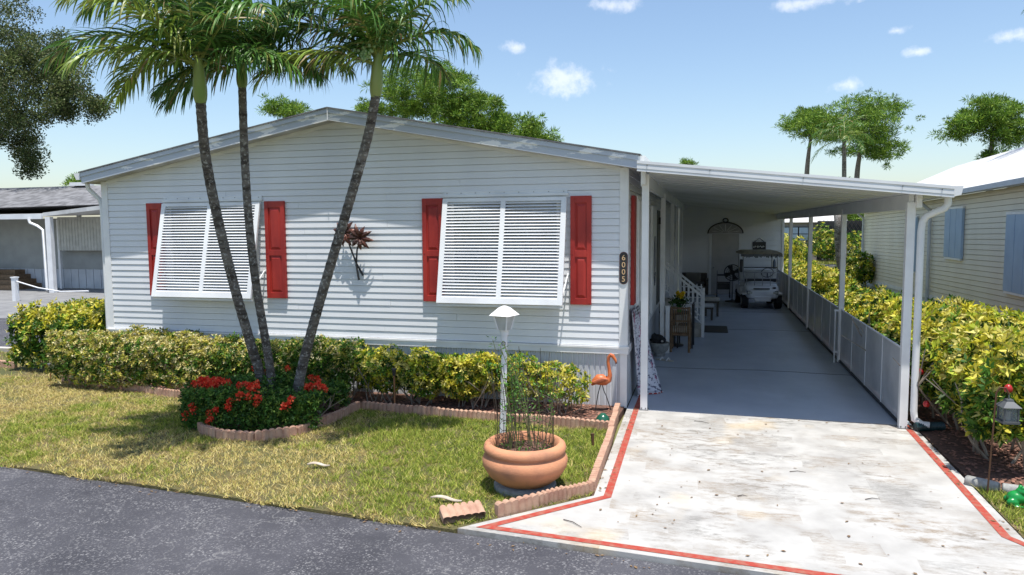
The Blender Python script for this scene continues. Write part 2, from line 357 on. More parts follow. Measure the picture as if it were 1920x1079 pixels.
cr_.build('floor_crack', M_DARK, None, kind='structure')
def stripe(pts, w, z):
    mb = MB(); pts = [Vector((p[0], p[1])) for p in pts]; L = []
    for i, p in enumerate(pts):
        a = (pts[i]-pts[i-1]).normalized() if i else None; c = (pts[i+1]-pts[i]).normalized() if i < len(pts)-1 else None
        d = (a or c) if (a is None or c is None) else (a+c).normalized()
        k = 1 if (a is None or c is None) else 1/max(.4, d.dot(a)); n_ = Vector((-d.y, d.x))*w/2*k; L.append((p+n_, p-n_))
    for (a, b_), (c, d) in zip(L[:-1], L[1:]):
        mb.add([(a.x, a.y, z), (c.x, c.y, z), (d.x, d.y, z), (b_.x, b_.y, z)], [(0, 1, 2, 3)])
    return mb
struct('painted_line', stripe([(.16, 3.0), (.15, -.1), (.20, -3.50), (-.72, RE(-.72)+.12), (1.0, RE(1)+.12), (4.6, RE(4.6)+.12)], .075, .004), M_REDP)
struct('painted_line', stripe([(3.57, 14), (3.57, -.1), (3.50, -3.60), (3.66, -3.84), (4.55, RE(4.55)+.30)], .075, .004), M_REDP)
# beds (mulch) and lawns
HB = [(-9.5, -.42), (-6.4, -1.02), (-5.5, -1.20), (-5.48, -1.95), (-5.2, -2.45), (-4.72, -2.70), (-4.21, -2.68), (-3.80, -2.30), (-3.66, -.93), (-1.6, -1.12), (-.06, -1.18), (-.02, .12), (-9.5, .12)]
struct('planting_bed', MB().prism(flat(HB, -.09), (0, 0, .10)), M_SOIL)
struct('planting_bed', MB().prism(flat([(3.68, 9), (3.68, -2.35), (4.4, -2.75), (7.2, -2.3), (7.2, 9)], -.09), (0, 0, .09)), M_SOIL)
LW = [(-9.5, -.42), (-6.4, -1.02), (-5.5, -1.20), (-5.48, -1.95), (-5.2, -2.45), (-4.72, -2.70), (-4.21, -2.68), (-3.80, -2.30), (-3.66, -.93), (-1.6, -1.12), (-.06, -1.18), (.04, -3.5), (-.98, RE(-.98)), (-60, RE(-60)), (-60, 30), (-9.5, 30)]
struct('lawn', MB().prism(flat(LW, -.092), (0, 0, .082)), M_LAWN)
struct('lawn', MB().prism(flat([(3.66, -2.36), (3.64, -3.64), (4.95, RE(4.95)), (60, RE(60)), (60, -2.35), (7.2, -2.32), (4.4, -2.77)], -.092), (0, 0, .082)), M_LAWN)
struct('side_drive', MB().prism(flat([(-17.5, 6.2), (-13.3, 2.9), (-13.0, 1.9), (-20, 1.9), (-40, 4), (-40, 8.0)], -.09), (0, 0, .088)), M_ROAD)
struct('side_drive', MB().prism(flat([(-40, 8.02), (-17.4, 6.22), (-17.4, 15.4), (-40, 15.4)], -.09), (0, 0, .086)), mat('shade_grey_slab', (.22, .22, .22), (.16, .16, .165), .85, 2))  # neighbour's concrete carport floor, its shade put into a darker base colour
MB().bar((-13.2, 1.80, .02), (-20, 1.80, .02), .16, .10).build('kerb', M_CONC, None, kind='structure')

LWG = LW[:12]+[(q, RE(q)-.012+.035*math.sin(q*5.1)+rnd.uniform(-.05, .035)) for q in np.arange(-1.02, -12, -.07)]+[(-60, RE(-60)), (-60, 30), (-9.5, 30)]
def inpoly(x, y, poly):
    c = np.zeros(len(x), bool); n = len(poly)
    for i in range(n):
        (x0, y0), (x1, y1) = poly[i], poly[(i+1) % n]
        if y0 != y1: c ^= ((y0 > y) != (y1 > y)) & (x < (x1-x0)*(y-y0)/(y1-y0)+x0)
    return c
def grass(name, poly, bbox, n, hmul=1.0, label=None):
    x = rng.uniform(bbox[0], bbox[1], n); y = rng.uniform(bbox[2], bbox[3], n); k = inpoly(x, y, poly); x, y = x[k], y[k]
    f1 = .55*vnoise(x, y, .55, 1)+.30*vnoise(x, y, 1.7, 2)+.15*vnoise(x, y, 6, 3)
    f2 = .5*vnoise(x, y, 7, 21)+.5*vnoise(x, y, 17, 22)
    dry = np.clip((f1-.50+np.clip((-x-3.0)*.06, -.10, .22)*np.clip(1-np.abs(y+2.0)/2.8, 0, 1))*3.6+.56+(f2-.5)*1.7, 0, 1)
    dry = np.clip(dry+.7*np.clip(1-(y-RE(x))/.10, 0, 1), 0, 1)
    thin = np.clip((vnoise(x, y, 9, 31)*.6+vnoise(x, y, 22, 32)*.4-.52)*6, 0, .8); keep = rng.random(len(x)) < (1-.35*dry)*(1-thin); x, y, dry = x[keep], y[keep], dry[keep]; n = len(x)
    isd = rng.random(n) < dry*.92+.06
    col = np.where(isd[:, None], palette(n, [(.60, .48, .18), (.70, .58, .27), (.40, .29, .10), (.58, .52, .16)]), palette(n, [(.19, .26, .03), (.31, .37, .05), (.43, .44, .09), (.11, .17, .02)]))
    h = rng.uniform(.018, .062, n)*hmul*(1-.25*dry); w = rng.uniform(.006, .012, n); a = rng.uniform(0, 2*np.pi, n); ln_ = rng.normal(0, .85, (n, 2))*h[:, None]
    b0 = np.stack([x-np.cos(a)*w/2, y-np.sin(a)*w/2, np.full(n, -.015)], 1); b1 = np.stack([x+np.cos(a)*w/2, y+np.sin(a)*w/2, np.full(n, -.015)], 1); tp = np.stack([x+ln_[:, 0], y+ln_[:, 1], -.012+h], 1)
    v = np.stack([b0, b1, tp], 1).reshape(-1, 3); o = npmesh(name, v, np.arange(3*n).reshape(-1, 3), GRASS, np.repeat(col, 3, 0), None, 'stuff')
    tag(o, label, 'grass')
grass('lawn_grass', LWG, (-11, .05, -4.66, -.3), 360000, 1, 'patchy green and straw coloured lawn between road and garden beds')
grass('lawn_grass', [(-24, 1.7), (-9.5, -.42), (-9.5, 4), (-13, 2.8), (-13, 1.8), (-24, 1.7), (-24, RE(-24)), (-10.9, RE(-10.9)), (-10.9, 0)], (-24, -9.5, -4, 4), 90000, 1.5, 'sunlit grass strip beside the left neighbour\'s drive')
grass('lawn_grass', [(3.66, -2.36), (3.66, -3.62), (4.95, RE(4.95)), (7, RE(7)), (7.2, -2.3), (4.4, -2.75)], (3.6, 7.2, -5.2, -2.2), 60000, 1.3, 'rough grass verge around the green frog by the driveway')
def sprigs(mb, n, x0, x1, y0, y1):
    for i in range(n):
        x, y = rnd.uniform(x0, x1), rnd.uniform(y0, y1); a = rnd.uniform(0, 6.3); l = rnd.uniform(.02, .06)
        mb.bar((x, y, .016), (x+l*math.cos(a), y+l*math.sin(a), .02), rnd.uniform(.012, .03), .004)
    return mb
ch = MB(); sprigs(ch, 900, -3.6, -.1, -1.05, -.1); sprigs(ch, 500, -9.4, -3.7, -.9, -.2); sprigs(ch, 350, -5.4, -3.8, -2.5, -1.3); sprigs(ch, 500, 3.72, 4.6, -2.3, .6)
tag(ch.build('mulch', mat('mulch_chip', (.20, .09, .06), (.34, .17, .12), .95, 30), None, kind='stuff'), 'reddish brown wood chip mulch in the garden beds', 'mulch')

# ------------------------------------------------------------------ the house
HW = 8.87; PK = -HW/2; Z_E = 3.37; Z_P = 4.19; HL = 17.66; EXP = .1
house = thing('mobile_home', 'white vinyl sided mobile home with red shutters and low gable roof', 'house', (PK, 0, 0))
zr = lambda x: Z_P-(Z_P-Z_E)*abs(x-PK)/(HW/2)
MB().prism([(-HW+.01, .012, 0), (-.01, .012, 0), (-.01, .012, Z_E+.02), (PK, .012, Z_P+.02), (-HW+.01, .012, Z_E+.02)], (0, HL-.03, 0)).build('wall', M_SIDE, house)
def board(L):            # one lap siding board, face to -y, along +x
    return MB().add([(0, -.0135, .0), (L, -.0135, .0), (L, -.0035, EXP-.006), (0, -.0035, EXP-.006), (0, .010, .0), (L, .010, .0), (L, .010, EXP-.006), (0, .010, EXP-.006)],
                    [(0, 1, 2, 3), (0, 4, 5, 1), (3, 2, 6, 7), (0, 3, 7, 4), (1, 5, 6, 2)])
full = board(HW-.20).mesh('siding_board', M_SIDE)
z = .88; i = 0
while z < Z_P-.02:
    if z+EXP <= Z_E:
        j_ = (3.66, 5.1, 2.4, 6.3)[i % 4]+rnd.uniform(-.1, .1); Lw = HW-.20
        inst('siding_board', board(j_-.0015).mesh('siding_board', M_SIDE), house, (-HW+.10, rnd.uniform(-.001, .001), z+rnd.uniform(-.0012, .0012)))
        inst('siding_board', board(Lw-j_-.0015).mesh('siding_board', M_SIDE), house, (-HW+.10+j_+.0015, rnd.uniform(-.001, .001), z+rnd.uniform(-.0012, .0012)))
    else:
        fx = (Z_P-max(z, Z_E-.0))/(Z_P-Z_E); hw = min(HW/2-.1, fx*HW/2)
        if hw > .05: inst('siding_board', board(2*hw).mesh('siding_board', M_SIDE), house, (PK-hw, 0, z))
    z += EXP; i += 1
rb = board(HL-.2).mesh('siding_board', M_SIDE)
for k in range(25): inst('siding_board', rb, house, (0, .10, .88+k*EXP), (0, 0, math.pi/2))
for k in range(25): inst('siding_board', rb, house, (-HW, HL-.1, .88+k*EXP), (0, 0, -math.pi/2))
# corner posts, base trim, skirting
for x0, x1 in ((-HW-.018, -HW+.105), (-.105, .018)):
    MB().box((x0, -.022, .86), (x1, .105, Z_E+.01)).build('corner_trim', M_TRIM, house, bevel=.004)
MB().box((-HW-.03, -.034, .765), (.03, .02, .845)).box((-HW-.04, -.046, .845), (.04, .02, .872)).build('base_trim', M_TRIM, house)
MB().box((-.01, .021, .765), (.030, HL, .872)).build('base_trim', M_TRIM, house)
sk = MB()
pr = []
for k in range(5):
    x = k*.08; pr += [(x, 0), (x+.05, 0), (x+.06, .014), (x+.07, .014)]
pr.append((.40, 0))
sk.add([(x, y, 0) for x, y in pr]+[(x, y, .78) for x, y in pr], [(i, i+1, len(pr)+i+1, len(pr)+i) for i in range(len(pr)-1)])
skm = sk.mesh('skirting_panel', M_SKIRT)
for k in range(22): inst('skirting_panel', skm, house, (-HW+.03+k*.4, .0, -.01))
for k in range(44): inst('skirting_panel', skm, house, (.003, .04+k*.4, -.01), (0, 0, math.pi/2))
MB().box((-.09, -.012, -.01), (.008, .03, .764)).build('corner_trim', M_TRIM, house)
# roof
OV = .25; XE = .17; ZT = 3.53; ZTP = 4.37
rf = MB().prism([(-HW-XE, -OV+.02, Z_E-.03), (PK, -OV+.02, Z_P+.0), (XE, -OV+.02, Z_E-.03), (XE, -OV+.02, ZT-.02), (PK, -OV+.02, ZTP-.02), (-HW-XE, -OV+.02, ZT-.02)], (0, HL+.5, 0)).build('roof', M_SOFF, house)
MB().prism([(-HW-XE-.03, -OV-.045, ZT-.015), (PK, -OV-.045, ZTP-.012), (XE+.03, -OV-.045, ZT-.015), (XE+.03, -OV-.045, ZT+.003), (PK, -OV-.045, ZTP+.006), (-HW-XE-.03, -OV-.045, ZT+.003)], (0, HL+.6, 0)).build('shingle_layer', M_SHING, rf)
for sgn in (-1, 1):
    xe = PK+sgn*(HW/2+XE)
    for (a, b_, yy) in ((.066, -.004, .030), (.175, .060, .014)):      # upper step stands proud of the lower
        MB().prism([(xe, -OV-yy, ZT-a-.014), (PK, -OV-yy, ZTP-a-.012), (PK, -OV-yy, ZTP-b_-.016), (xe, -OV-yy, ZT-b_-.018)], (0, yy+.024, 0)).build('fascia_board', M_FASC, rf)
MB().bar((PK, -OV-.034, ZTP-.01), (PK, -OV-.034, ZTP-.19), .012, .01).build('joint_cover', M_TRIM, rf)
for sgn in (-1, 1):   # frieze strip under the soffit
    xe = PK+sgn*(HW/2-.1)
    MB().prism([(xe, -.020, Z_E-.05+.02), (PK, -.020, Z_P-.045), (PK, -.020, Z_P+.03), (xe, -.020, Z_E+.03+.02)], (0, .03, 0)).build('frieze_strip', M_TRIM, house)
# gutters
MB().prism([(-HW-XE-.02, -OV-.02, ZT-.13), (-HW-XE-.02, -OV-.02, ZT-.02), (-HW-XE-.15, -OV-.02, ZT-.02), (-HW-XE-.13, -OV-.02, ZT-.07), (-HW-XE-.10, -OV-.02, ZT-.13)], (0, HL+.4, 0)).build('gutter', M_TRIM, house)
MB().tube([(-HW-.21, -.12, 3.40), (-HW-.20, -.10, 3.26), (-HW-.09, .02, 3.08), (-HW-.065, .03, 2.95), (-HW-.065, .03, .1)], .036, 10).build('downspout', M_ALU, house, True)
MB().prism([(XE-.02, -OV-.02, ZT-.13), (XE-.02, -OV-.02, ZT-.02), (XE+.09, -OV-.02, ZT-.02), (XE+.07, -OV-.02, ZT-.10)], (0, HL+.4, 0)).build('gutter', M_TRIM, house)

def window(x0, x1, z0, z1):
    w = MB().box((x0-.05, -.020, z0-.05), (x1+.05, .01, z0)).box((x0-.05, -.020, z1), (x1+.05, .01, z1+.05)).box((x0-.05, -.020, z0), (x0, .01, z1)).box((x1, -.020, z0), (x1+.05, .01, z1)).build('window', M_TRIM, house)
    MB().box((x0, -.016, z0), (x1, -.012, z1)).build('pane', M_GLASS, w); return w
def bahama(x0, x1, lab):
    ztop, zb, p = 3.03, 1.475, .375; Wd = x1-x0
    sl_ = math.hypot(ztop-zb, p-.03); ang = math.atan2(p-.03, ztop-zb)
    T = lambda u, v, w: Vector((x0+u, -.03-v*math.sin(ang)-w*math.cos(ang), ztop-v*math.cos(ang)+w*math.sin(ang)))  # w outward
    fr = MB()
    def fb(u0, u1, v0, v1, w0=0, w1=.035):
        c = [T(u, v, w) for w in (w0, w1) for v in (v0, v1) for u in (u0, u1)]
        fr.add(c, [(0, 1, 3, 2), (4, 6, 7, 5), (0, 4, 5, 1), (2, 3, 7, 6), (0, 2, 6, 4), (1, 5, 7, 3)])
    fb(0, .075, .05, sl_); fb(Wd-.075, Wd, .05, sl_); fb(Wd/2-.035, Wd/2+.035, .08, sl_-.085, -.002, .034); fb(.075, Wd-.075, .05, .10); fb(.075, Wd-.075, sl_-.085, sl_)
    fr.box((x0-.02, -.05, ztop-.02), (x1+.02, -.012, ztop+.012)).box((x0-.005, -.022, ztop+.012), (x1+.005, -.010, ztop+.062))
    bh = fr.build('awning_shutter', M_ALU, house); bh['label'] = lab
    n = 31; v0, v1 = .118, sl_-.103; sw = Wd/2-.035-.075
    me = MB().box((0, -.024, -.0018), (sw, .024, .0018)).mesh('slat', M_ALU)
    for cx_ in (.075, Wd/2+.035):
        for k in range(n):
            c = T(cx_, v0+(v1-v0)*k/(n-1), .014); inst('slat', me, bh, c, (R_(33), 0, 0))
    rv = MB()
    for k in range(9): rv.cbox((x0+.05+(Wd-.1)*k/8, -.024, ztop+.038), (.012, .008, .012))
    rv.build('rivet_row', M_METAL, bh)
    for u in (.02, Wd-.02):
        q = T(u, sl_-.10, 0); MB().tube([(x0+u+(.03 if u > 1 else -.03), -.02, zb+.42), (q.x, q.y, q.z)], .011, 6).build('brace', M_ALU, bh)
    MB().bar(T(.0, sl_+.02, -.02), T(Wd, sl_+.02, -.02), .02, .03).build('drip_bar', M_ALU, bh)
window(-2.55, -1.0, 1.75, 2.95); window(-7.5, -5.92, 1.75, 2.95)
bahama(-2.70, -.845, 'white louvred awning shutter near the house number'); bahama(-7.63, -5.785, 'white louvred awning shutter behind the palm trunks')
def shutter(x0, x1, y=-.012, z0=1.46, z1=3.00):
    w = x1-x0; s_ = .065; zm = z0+(z1-z0)*.47
    mb = MB().box((x0, y-.028, z0), (x1, y, z1))
    for (a, c) in ((x0, x0+s_), (x1-s_, x1)): mb.box((a, y-.046, z0), (c, y-.027, z1))
    for (a, c) in ((z0, z0+.09), (zm-.045, zm+.045), (z1-.10, z1)): mb.box((x0+s_, y-.045, a), (x1-s_, y-.027, c))
    so_ = mb.build('shutter', M_RED, house, bevel=.003)
    for (a, c) in ((z0+.09, zm-.045), (zm+.045, z1-.10)):
        i_ = .016; j_ = .045
        MB().add([(x0+s_+i_, y-.028, a+i_), (x1-s_-i_, y-.028, a+i_), (x1-s_-i_, y-.028, c-i_), (x0+s_+i_, y-.028, c-i_),
                  (x0+s_+j_, y-.042, a+j_), (x1-s_-j_, y-.042, a+j_), (x1-s_-j_, y-.042, c-j_), (x0+s_+j_, y-.042, c-j_)],
                 [(4, 5, 6, 7), (0, 1, 5, 4), (1, 2, 6, 5), (2, 3, 7, 6), (3, 0, 4, 7)]).build('panel', M_RED, so_)
    MB().tube([(x0+.03, y-.05, zm), (x0+.03, y-.043, zm)], .010, 8).tube([(x1-.03, y-.05, z0+.03), (x1-.03, y-.043, z0+.03)], .010, 8).build('screw', M_RED, so_)
for a, c in ((-7.96, -7.66), (-5.72, -5.37), (-3.04, -2.715), (-.795, -.497)): shutter(a, c)
# side wall of the house (under the carport): shutter, storm panel, doors
MB().box((.012, .38, 1.42), (.06, .72, 3.01)).build('shutter', M_RED, house, bevel=.004)
w = MB().box((.012, .98, 1.30), (.05, 3.2, 3.03)).build('window', M_TRIM, house)
MB().box((.05, 1.06, 1.36), (.062, 3.12, 2.97)).build('storm_panel', M_ALU, w)
for k in range(7): MB().box((.062, 1.08+k*.29, 1.38), (.070, 1.22+k*.29, 2.95)).build('storm_rib', M_ALU, w)
d_ = MB().box((.012, 4.1, .86), (.055, 5.25, 2.95)).build('door', M_TRIM, house)
MB().lathe([(.001, 0), (.23, 0), (.25, .006), (.23, .014), (.001, .014)], (0, 0, 0), 28, 1, 1)
ov = MB(); n_ = 28
ov.prism([(.056, 4.67+.26*math.cos(2*math.pi*k/n_), 1.86+.50*math.sin(2*math.pi*k/n_)) for k in range(n_)], (.012, 0, 0)); ov.build('oval_pane', M_GLASS, d_)
MB().box((.012, 6.9, .86), (.05, 7.9, 2.95)).build('door', M_TRIM, house)
MB().box((.012, 5.7, .86), (.04, 6.6, 2.9)).build('door', M_DARK, house)
MB().box((.012, 6.0, 2.6), (.11, 6.08, 2.75)).build('wall_lamp', M_BLACK, house)

# number plaque
pl = thing('house_number_sign', 'narrow black plaque with gold digits 6005 on the white corner trim', 'sign', (-.045, -.022, 1.98))
def rpoly(cx, cz, w, h, y, n=8):
    P = []
    for (sx, sz, a0) in ((1, 1, 0), (-1, 1, 90), (-1, -1, 180), (1, -1, 270)):
        for k in range(n+1):
            a = R_(a0+90*k/n); r = w/2; P.append((cx+sx*(w/2-r)+r*math.cos(a), y, cz+sz*(h/2-r)+r*math.sin(a)))
    return P
M_GOLD = mat('gold_paint', (.70, .47, .26), (.60, .40, .22), .4, 20)
MB().prism(rpoly(-.045, 1.985, .118, .455, -.023), (0, -.006, 0)).build('rim', mat('plaque_rim', (.20, .03, .03), None, .4), pl)
MB().prism(rpoly(-.045, 1.985, .106, .443, -.029), (0, -.006, 0)).build('plate', M_BLACK, pl)
def digit(ch, cx, cz, h):
    cu = bpy.data.curves.new('digit', 'FONT'); cu.body = ch; cu.size = h*1.38; cu.extrude = .003; cu.align_x = 'CENTER'; cu.resolution_u = 4; cu.bevel_depth = 0
    o = bpy.data.objects.new('digit', cu); COL.objects.link(o); bpy.context.view_layer.update()
    dg = bpy.context.evaluated_depsgraph_get(); me = bpy.data.meshes.new_from_object(o.evaluated_get(dg)); bpy.data.objects.remove(o)
    me.materials.clear(); me.materials.append(M_GOLD)
    inst('digit', me, pl, (cx, -.038, cz-h/2), (math.pi/2, 0, 0))
for k, c in enumerate('6005'): digit(c, -.045, 2.135-k*.1, .078)
# metal palm wall art
M_ART = mat('bronze_art', (.11, .035, .02), (.05, .025, .02), .45, 9, metal=.3)
art = thing('wall_art', 'rust brown metal double palm wall sculpture on white siding', 'wall art', (-4.1, -.05, 1.76))
def artleaf(c, a, L, w, y):
    d = Vector((math.cos(a), 0, math.sin(a))); s_ = Vector((-math.sin(a), 0, math.cos(a))); P = []; Q = []
    prof = [(0, .06), (.15, .45), (.28, .80), (.34, .66), (.5, 1.0), (.56, .80), (.70, .78), (.75, .56), (.88, .36), (1, 0)]
    for t_, q in prof: P.append(c+d*L*t_+s_*w*.5*q+Vector((0, -.05*math.sin(t_*3), 0)))
    for t_, q in reversed(prof[:-1]): Q.append(c+d*L*t_-s_*w*.5*q+Vector((0, -.05*math.sin(t_*3), 0)))
    m_ = len(P); pts = P+Q; mb = MB(); k = len(pts)
    ce = [c+d*L*t_+Vector((0, -.05*math.sin(t_*3)-.014, 0)) for t_, _ in prof]
    v = P+ce+[P[-1]]; 
    for i in range(m_-1):
        l0, l1 = P[i], P[i+1]; r0 = c+d*L*prof[i][0]-s_*w*.5*prof[i][1]+Vector((0, -.05*math.sin(prof[i][0]*3), 0)); r1 = c+d*L*prof[i+1][0]-s_*w*.5*prof[i+1][1]+Vector((0, -.05*math.sin(prof[i+1][0]*3), 0))
        b4 = Vector((0, .006, 0))
        mb.add([l0, l1, ce[i+1], ce[i]], [(0, 1, 2, 3)]); mb.add([ce[i], ce[i+1], r1, r0], [(0, 1, 2, 3)])
    mb.build('leaf', M_ART, art)
for (cx_, cz_, yy, rot) in ((-4.30, 2.50, -.075, 0), (-4.035, 2.42, -.10, .25)):
    for a in (95, 50, 12, -25, -62, -100, -150, 165, 130): artleaf(Vector((cx_, yy, cz_)), R_(a)+rot, rnd.uniform(.19, .24), .085, yy)
MB().tube([(-4.30, -.07, 2.50), (-4.24, -.06, 2.30), (-4.14, -.05, 2.03), (-4.03, -.05, 1.84)], [.012, .013, .015, .018], 8).build('stem', M_BLACK, art, True)
MB().tube([(-4.035, -.095, 2.42), (-4.10, -.09, 2.24), (-4.125, -.08, 2.0), (-4.09, -.07, 1.77)], [.012, .013, .015, .018], 8).build('stem', M_BLACK, art, True)

# ------------------------------------------------------------------ carport
cp = thing('carport', 'white aluminium carport with flat pan roof beside the white house', 'carport', (1.9, 0, 0))
FY = -.66; X0, X1 = .20, 3.84
zt = lambda x: 3.41-(x-.20)*(.40/3.64)                     # top of the roof
npan = 30; pw = (17.72-FY)/npan
pan = MB().add([(X0, 0, zt(X0)-.105), (X1, 0, zt(X1)-.105), (X1, pw-.014, zt(X1)-.105), (X0, pw-.014, zt(X0)-.105), (X0, 0, zt(X0)-.02), (X1, 0, zt(X1)-.02), (X1, pw-.014, zt(X1)-.02), (X0, pw-.014, zt(X0)-.02)],
               [(0, 3, 2, 1), (4, 5, 6, 7), (0, 1, 5, 4), (1, 2, 6, 5), (2, 3, 7, 6), (3, 0, 4, 7)])
pan.add([(X0, pw-.016, zt(X0)-.112), (X1, pw-.016, zt(X1)-.112), (X1, pw, zt(X1)-.112), (X0, pw, zt(X0)-.112), (X0, pw-.016, zt(X0)-.03), (X1, pw-.016, zt(X1)-.03), (X1, pw, zt(X1)-.03), (X0, pw, zt(X0)-.03)],
        [(0, 3, 2, 1), (4, 5, 6, 7), (0, 1, 5, 4), (1, 2, 6, 5), (2, 3, 7, 6), (3, 0, 4, 7)])
pm = pan.mesh('roof_pan', M_CEIL)
for k in range(npan): inst('roof_pan', pm, cp, (0, FY+.02+k*pw, 0))
fa = MB()
for (za, zb_, yo) in ((.0, .034, .034), (.034, .062, .020), (.062, .098, .030), (.098, .106, .020), (.106, .132, .026)):
    fa.prism([(X0-.01, FY-yo, zt(X0)-zb_), (X1+.01, FY-yo, zt(X1)-zb_), (X1+.01, FY-yo, zt(X1)-za), (X0-.01, FY-yo, zt(X0)-za)], (0, yo+.018, 0))
fa.build('front_fascia', M_ALU, cp)
MB().prism([(X1, FY, zt(X1)-.12), (X1, FY, zt(X1)-.0), (X1+.11, FY, zt(X1)-.0), (X1+.09, FY, zt(X1)-.10)], (0, 18.2, 0)).build('gutter', M_ALU, cp)
for u in (.32, 1.1, 2.2, 3.3, 3.72): MB().cbox((u, FY-.036, zt(u)-.05), (.012, .01, .016)).build('screw', M_METAL, cp)
zl, zrr = zt(.215)-.106, zt(3.50)-.106
MB().box((.190, -.10, zl-.19), (.242, 17.68, zl)).build('side_beam', M_ALU, cp)
MB().box((3.47, -.28, zrr-.19), (3.53, 17.68, zrr)).build('side_beam', M_ALU, cp)
MB().box((.20, -.20, zl-.17), (.262, -.13, zl-.0)).build('beam_end', M_TRIM, cp); MB().box((3.54, -.36, zrr-.17), (3.60, -.20, zrr+.02)).build('beam_end', M_TRIM, cp)
for (x, y, zz) in [(.255, -.07, zl-.03)]+[(.216, q, zl-.10) for q in (4.7, 8.6, 11.5, 14.8)]+[(3.50, q, zrr-.10) for q in (-.25, 4.33, 8.83, 13.2)]:
    k = .045 if y > 0 else .048
    ps = MB().box((x-k, y-k, 0), (x+k, y+k, zz)).build('post', M_TRIM, cp, bevel=.006)
    MB().box((x-k-.018, y-k-.012, 0), (x+k+.018, y+k+.012, .012)).cbox((x-k+.02, y-k-.004, .03), (.016, .008, .016)).cbox((x+k-.02, y-k-.004, .03), (.016, .008, .016)).build('foot_plate', M_METAL, ps)
# low translucent screens along the garden side
bays = [(-.19, 4.27), (4.39, 8.77), (8.89, 13.14), (13.26, 17.6)]
for (a, c) in bays:
    m_ = 4; st = (c-a)/m_
    for k in range(m_): MB().box((3.494, a+k*st+.008, .06), (3.499, a+(k+1)*st-.008, .99)).build('screen_panel', M_SCREEN, cp)
    for k in range(1, m_): MB().box((3.486, a+k*st-.010, .05), (3.508, a+k*st+.010, .992)).build('screen_batten', M_TRIM, cp)
    MB().box((3.488, a, .99), (3.506, c, 1.008)).build('screen_rail', M_TRIM, cp)
    MB().box((3.485, a, .012), (3.512, c, .058)).build('screen_base', M_DARK, cp)
MB().tube([(3.40, 4.30, .0), (3.40, 4.30, 1.0)], .014, 8).bar((3.38, 4.30, .98), (3.47, 4.30, .98), .03).bar((3.38, 4.30, .2), (3.47, 4.30, .2), .03).build('gate_rod', M_TRIM, cp)
# downspout with elbows
MB().tube([(3.86, -.42, zt(3.86)-.08), (3.86, -.42, zt(3.86)-.20), (3.83, -.42, 2.76), (3.73, -.38, 2.71), (3.66, -.34, 2.67), (3.62, -.32, 2.60), (3.61, -.31, 2.48), (3.61, -.31, .24), (3.62, -.32, .14), (3.70, -.34, .085), (3.78, -.35, .08)], .042, 12).build('downspout', M_ALU, cp, True)
dp = MB(); 
pts = [(3.62+.34*k/40, -.37+.10*k/40, .058) for k in range(41)]
dp.tube(pts, [.056 if k % 2 else .047 for k in range(41)], 12)
tag(dp.build('drain_pipe', mat('dark_green_pipe', (.015, .05, .055), None, .4), None, True), 'dark green corrugated drain pipe at the foot of the carport post', 'pipe')

# shed at the end of the carport
sh = thing('storage_room', 'white sided storage room with an arched door at the carport end', 'shed', (2, 17.7, 0))
MB().prism([(.03, 17.722, 0), (3.72, 17.722, 0), (3.72, 17.722, zt(3.72)-.03), (.03, 17.722, zt(.03)-.03)], (0, 1.9, 0)).build('wall', M_SIDE, sh)
def wide_board(L, e=.178):
    return MB().add([(0, -.024, 0), (L, -.024, 0), (L, -.006, e-.012), (0, -.006, e-.012), (0, .010, 0), (L, .010, 0), (L, .010, e-.012), (0, .010, e-.012)], [(0, 1, 2, 3), (0, 4, 5, 1), (3, 2, 6, 7), (0, 3, 7, 4), (1, 5, 6, 2)])
sb = wide_board(3.62).mesh('siding_board', M_SIDE)
for k in range(18):
    z_ = .04+k*.178
    if z_+.178 < 2.98: inst('siding_board', sb, sh, (.05, 17.71, z_))
    elif z_ < 3.2: inst('siding_board', wide_board(min(3.62, (3.34-z_-.12)/.11)).mesh('siding_board', M_SIDE), sh, (.05, 17.71, z_))
MB().box((3.66, 17.66, 0), (3.74, 17.76, 3.1)).build('corner_trim', M_TRIM, sh)
MB().box((1.13, 17.655, 0), (1.22, 17.72, 2.24)).box((2.18, 17.655, 0), (2.27, 17.72, 2.24)).build('door_frame', M_TRIM, sh)
dd = MB().box((1.22, 17.67, .03), (2.18, 17.715, 2.24)).build('door', mat('tan_door', (.46, .44, .42), (.40, .385, .37), .5), sh)
MB().ball((1.30, 17.65, 1.0), .03).build('handle', M_METAL, dd, True)
arc = [(1.70+.62*math.cos(math.pi*k/20), 17.66, 2.26+.40*math.sin(math.pi*k/20)) for k in range(21)]
pe = MB().prism(arc, (0, .05, 0)).build('pediment', mat('grey_pediment', (.40, .38, .39), None, .6), sh)
MB().tube([(p[0], 17.655, p[2]) for p in arc], .022, 8).build('arch_moulding', M_DWOOD, pe, True)
MB().tube([(1.70+.09*math.cos(6.28*k/16), 17.65, 2.74+.07*math.sin(6.28*k/16)) for k in range(17)], .022, 6).build('arch_ornament', M_BLACK, pe, True)
for k in range(7):
    a = math.pi*(k+.5)/7; MB().bar((1.70+.1*math.cos(a), 17.657, 2.28+.06*math.sin(a)), (1.70+.50*math.cos(a), 17.657, 2.28+.31*math.sin(a)), .02, .012).build('fan_rib', M_TRIM, pe)
ws_ = thing('wall_sign', 'small dark slatted sign hanging by a cord above the golf cart', 'sign', (2.9, 17.66, 1.68))
MB().box((2.66, 17.665, 1.66), (3.12, 17.69, 1.95)).build('board', M_BLACK, ws_)
for k in range(9): MB().box((2.69+k*.046, 17.655, 1.74+.02*(k % 3)), (2.72+k*.046, 17.666, 1.79+.02*(k % 2))).build('mark', M_ALU, ws_)
MB().tube([(2.72, 17.66, 1.95), (2.89, 17.655, 2.09), (3.06, 17.66, 1.95)], .012, 5).build('cord', M_BLACK, ws_)

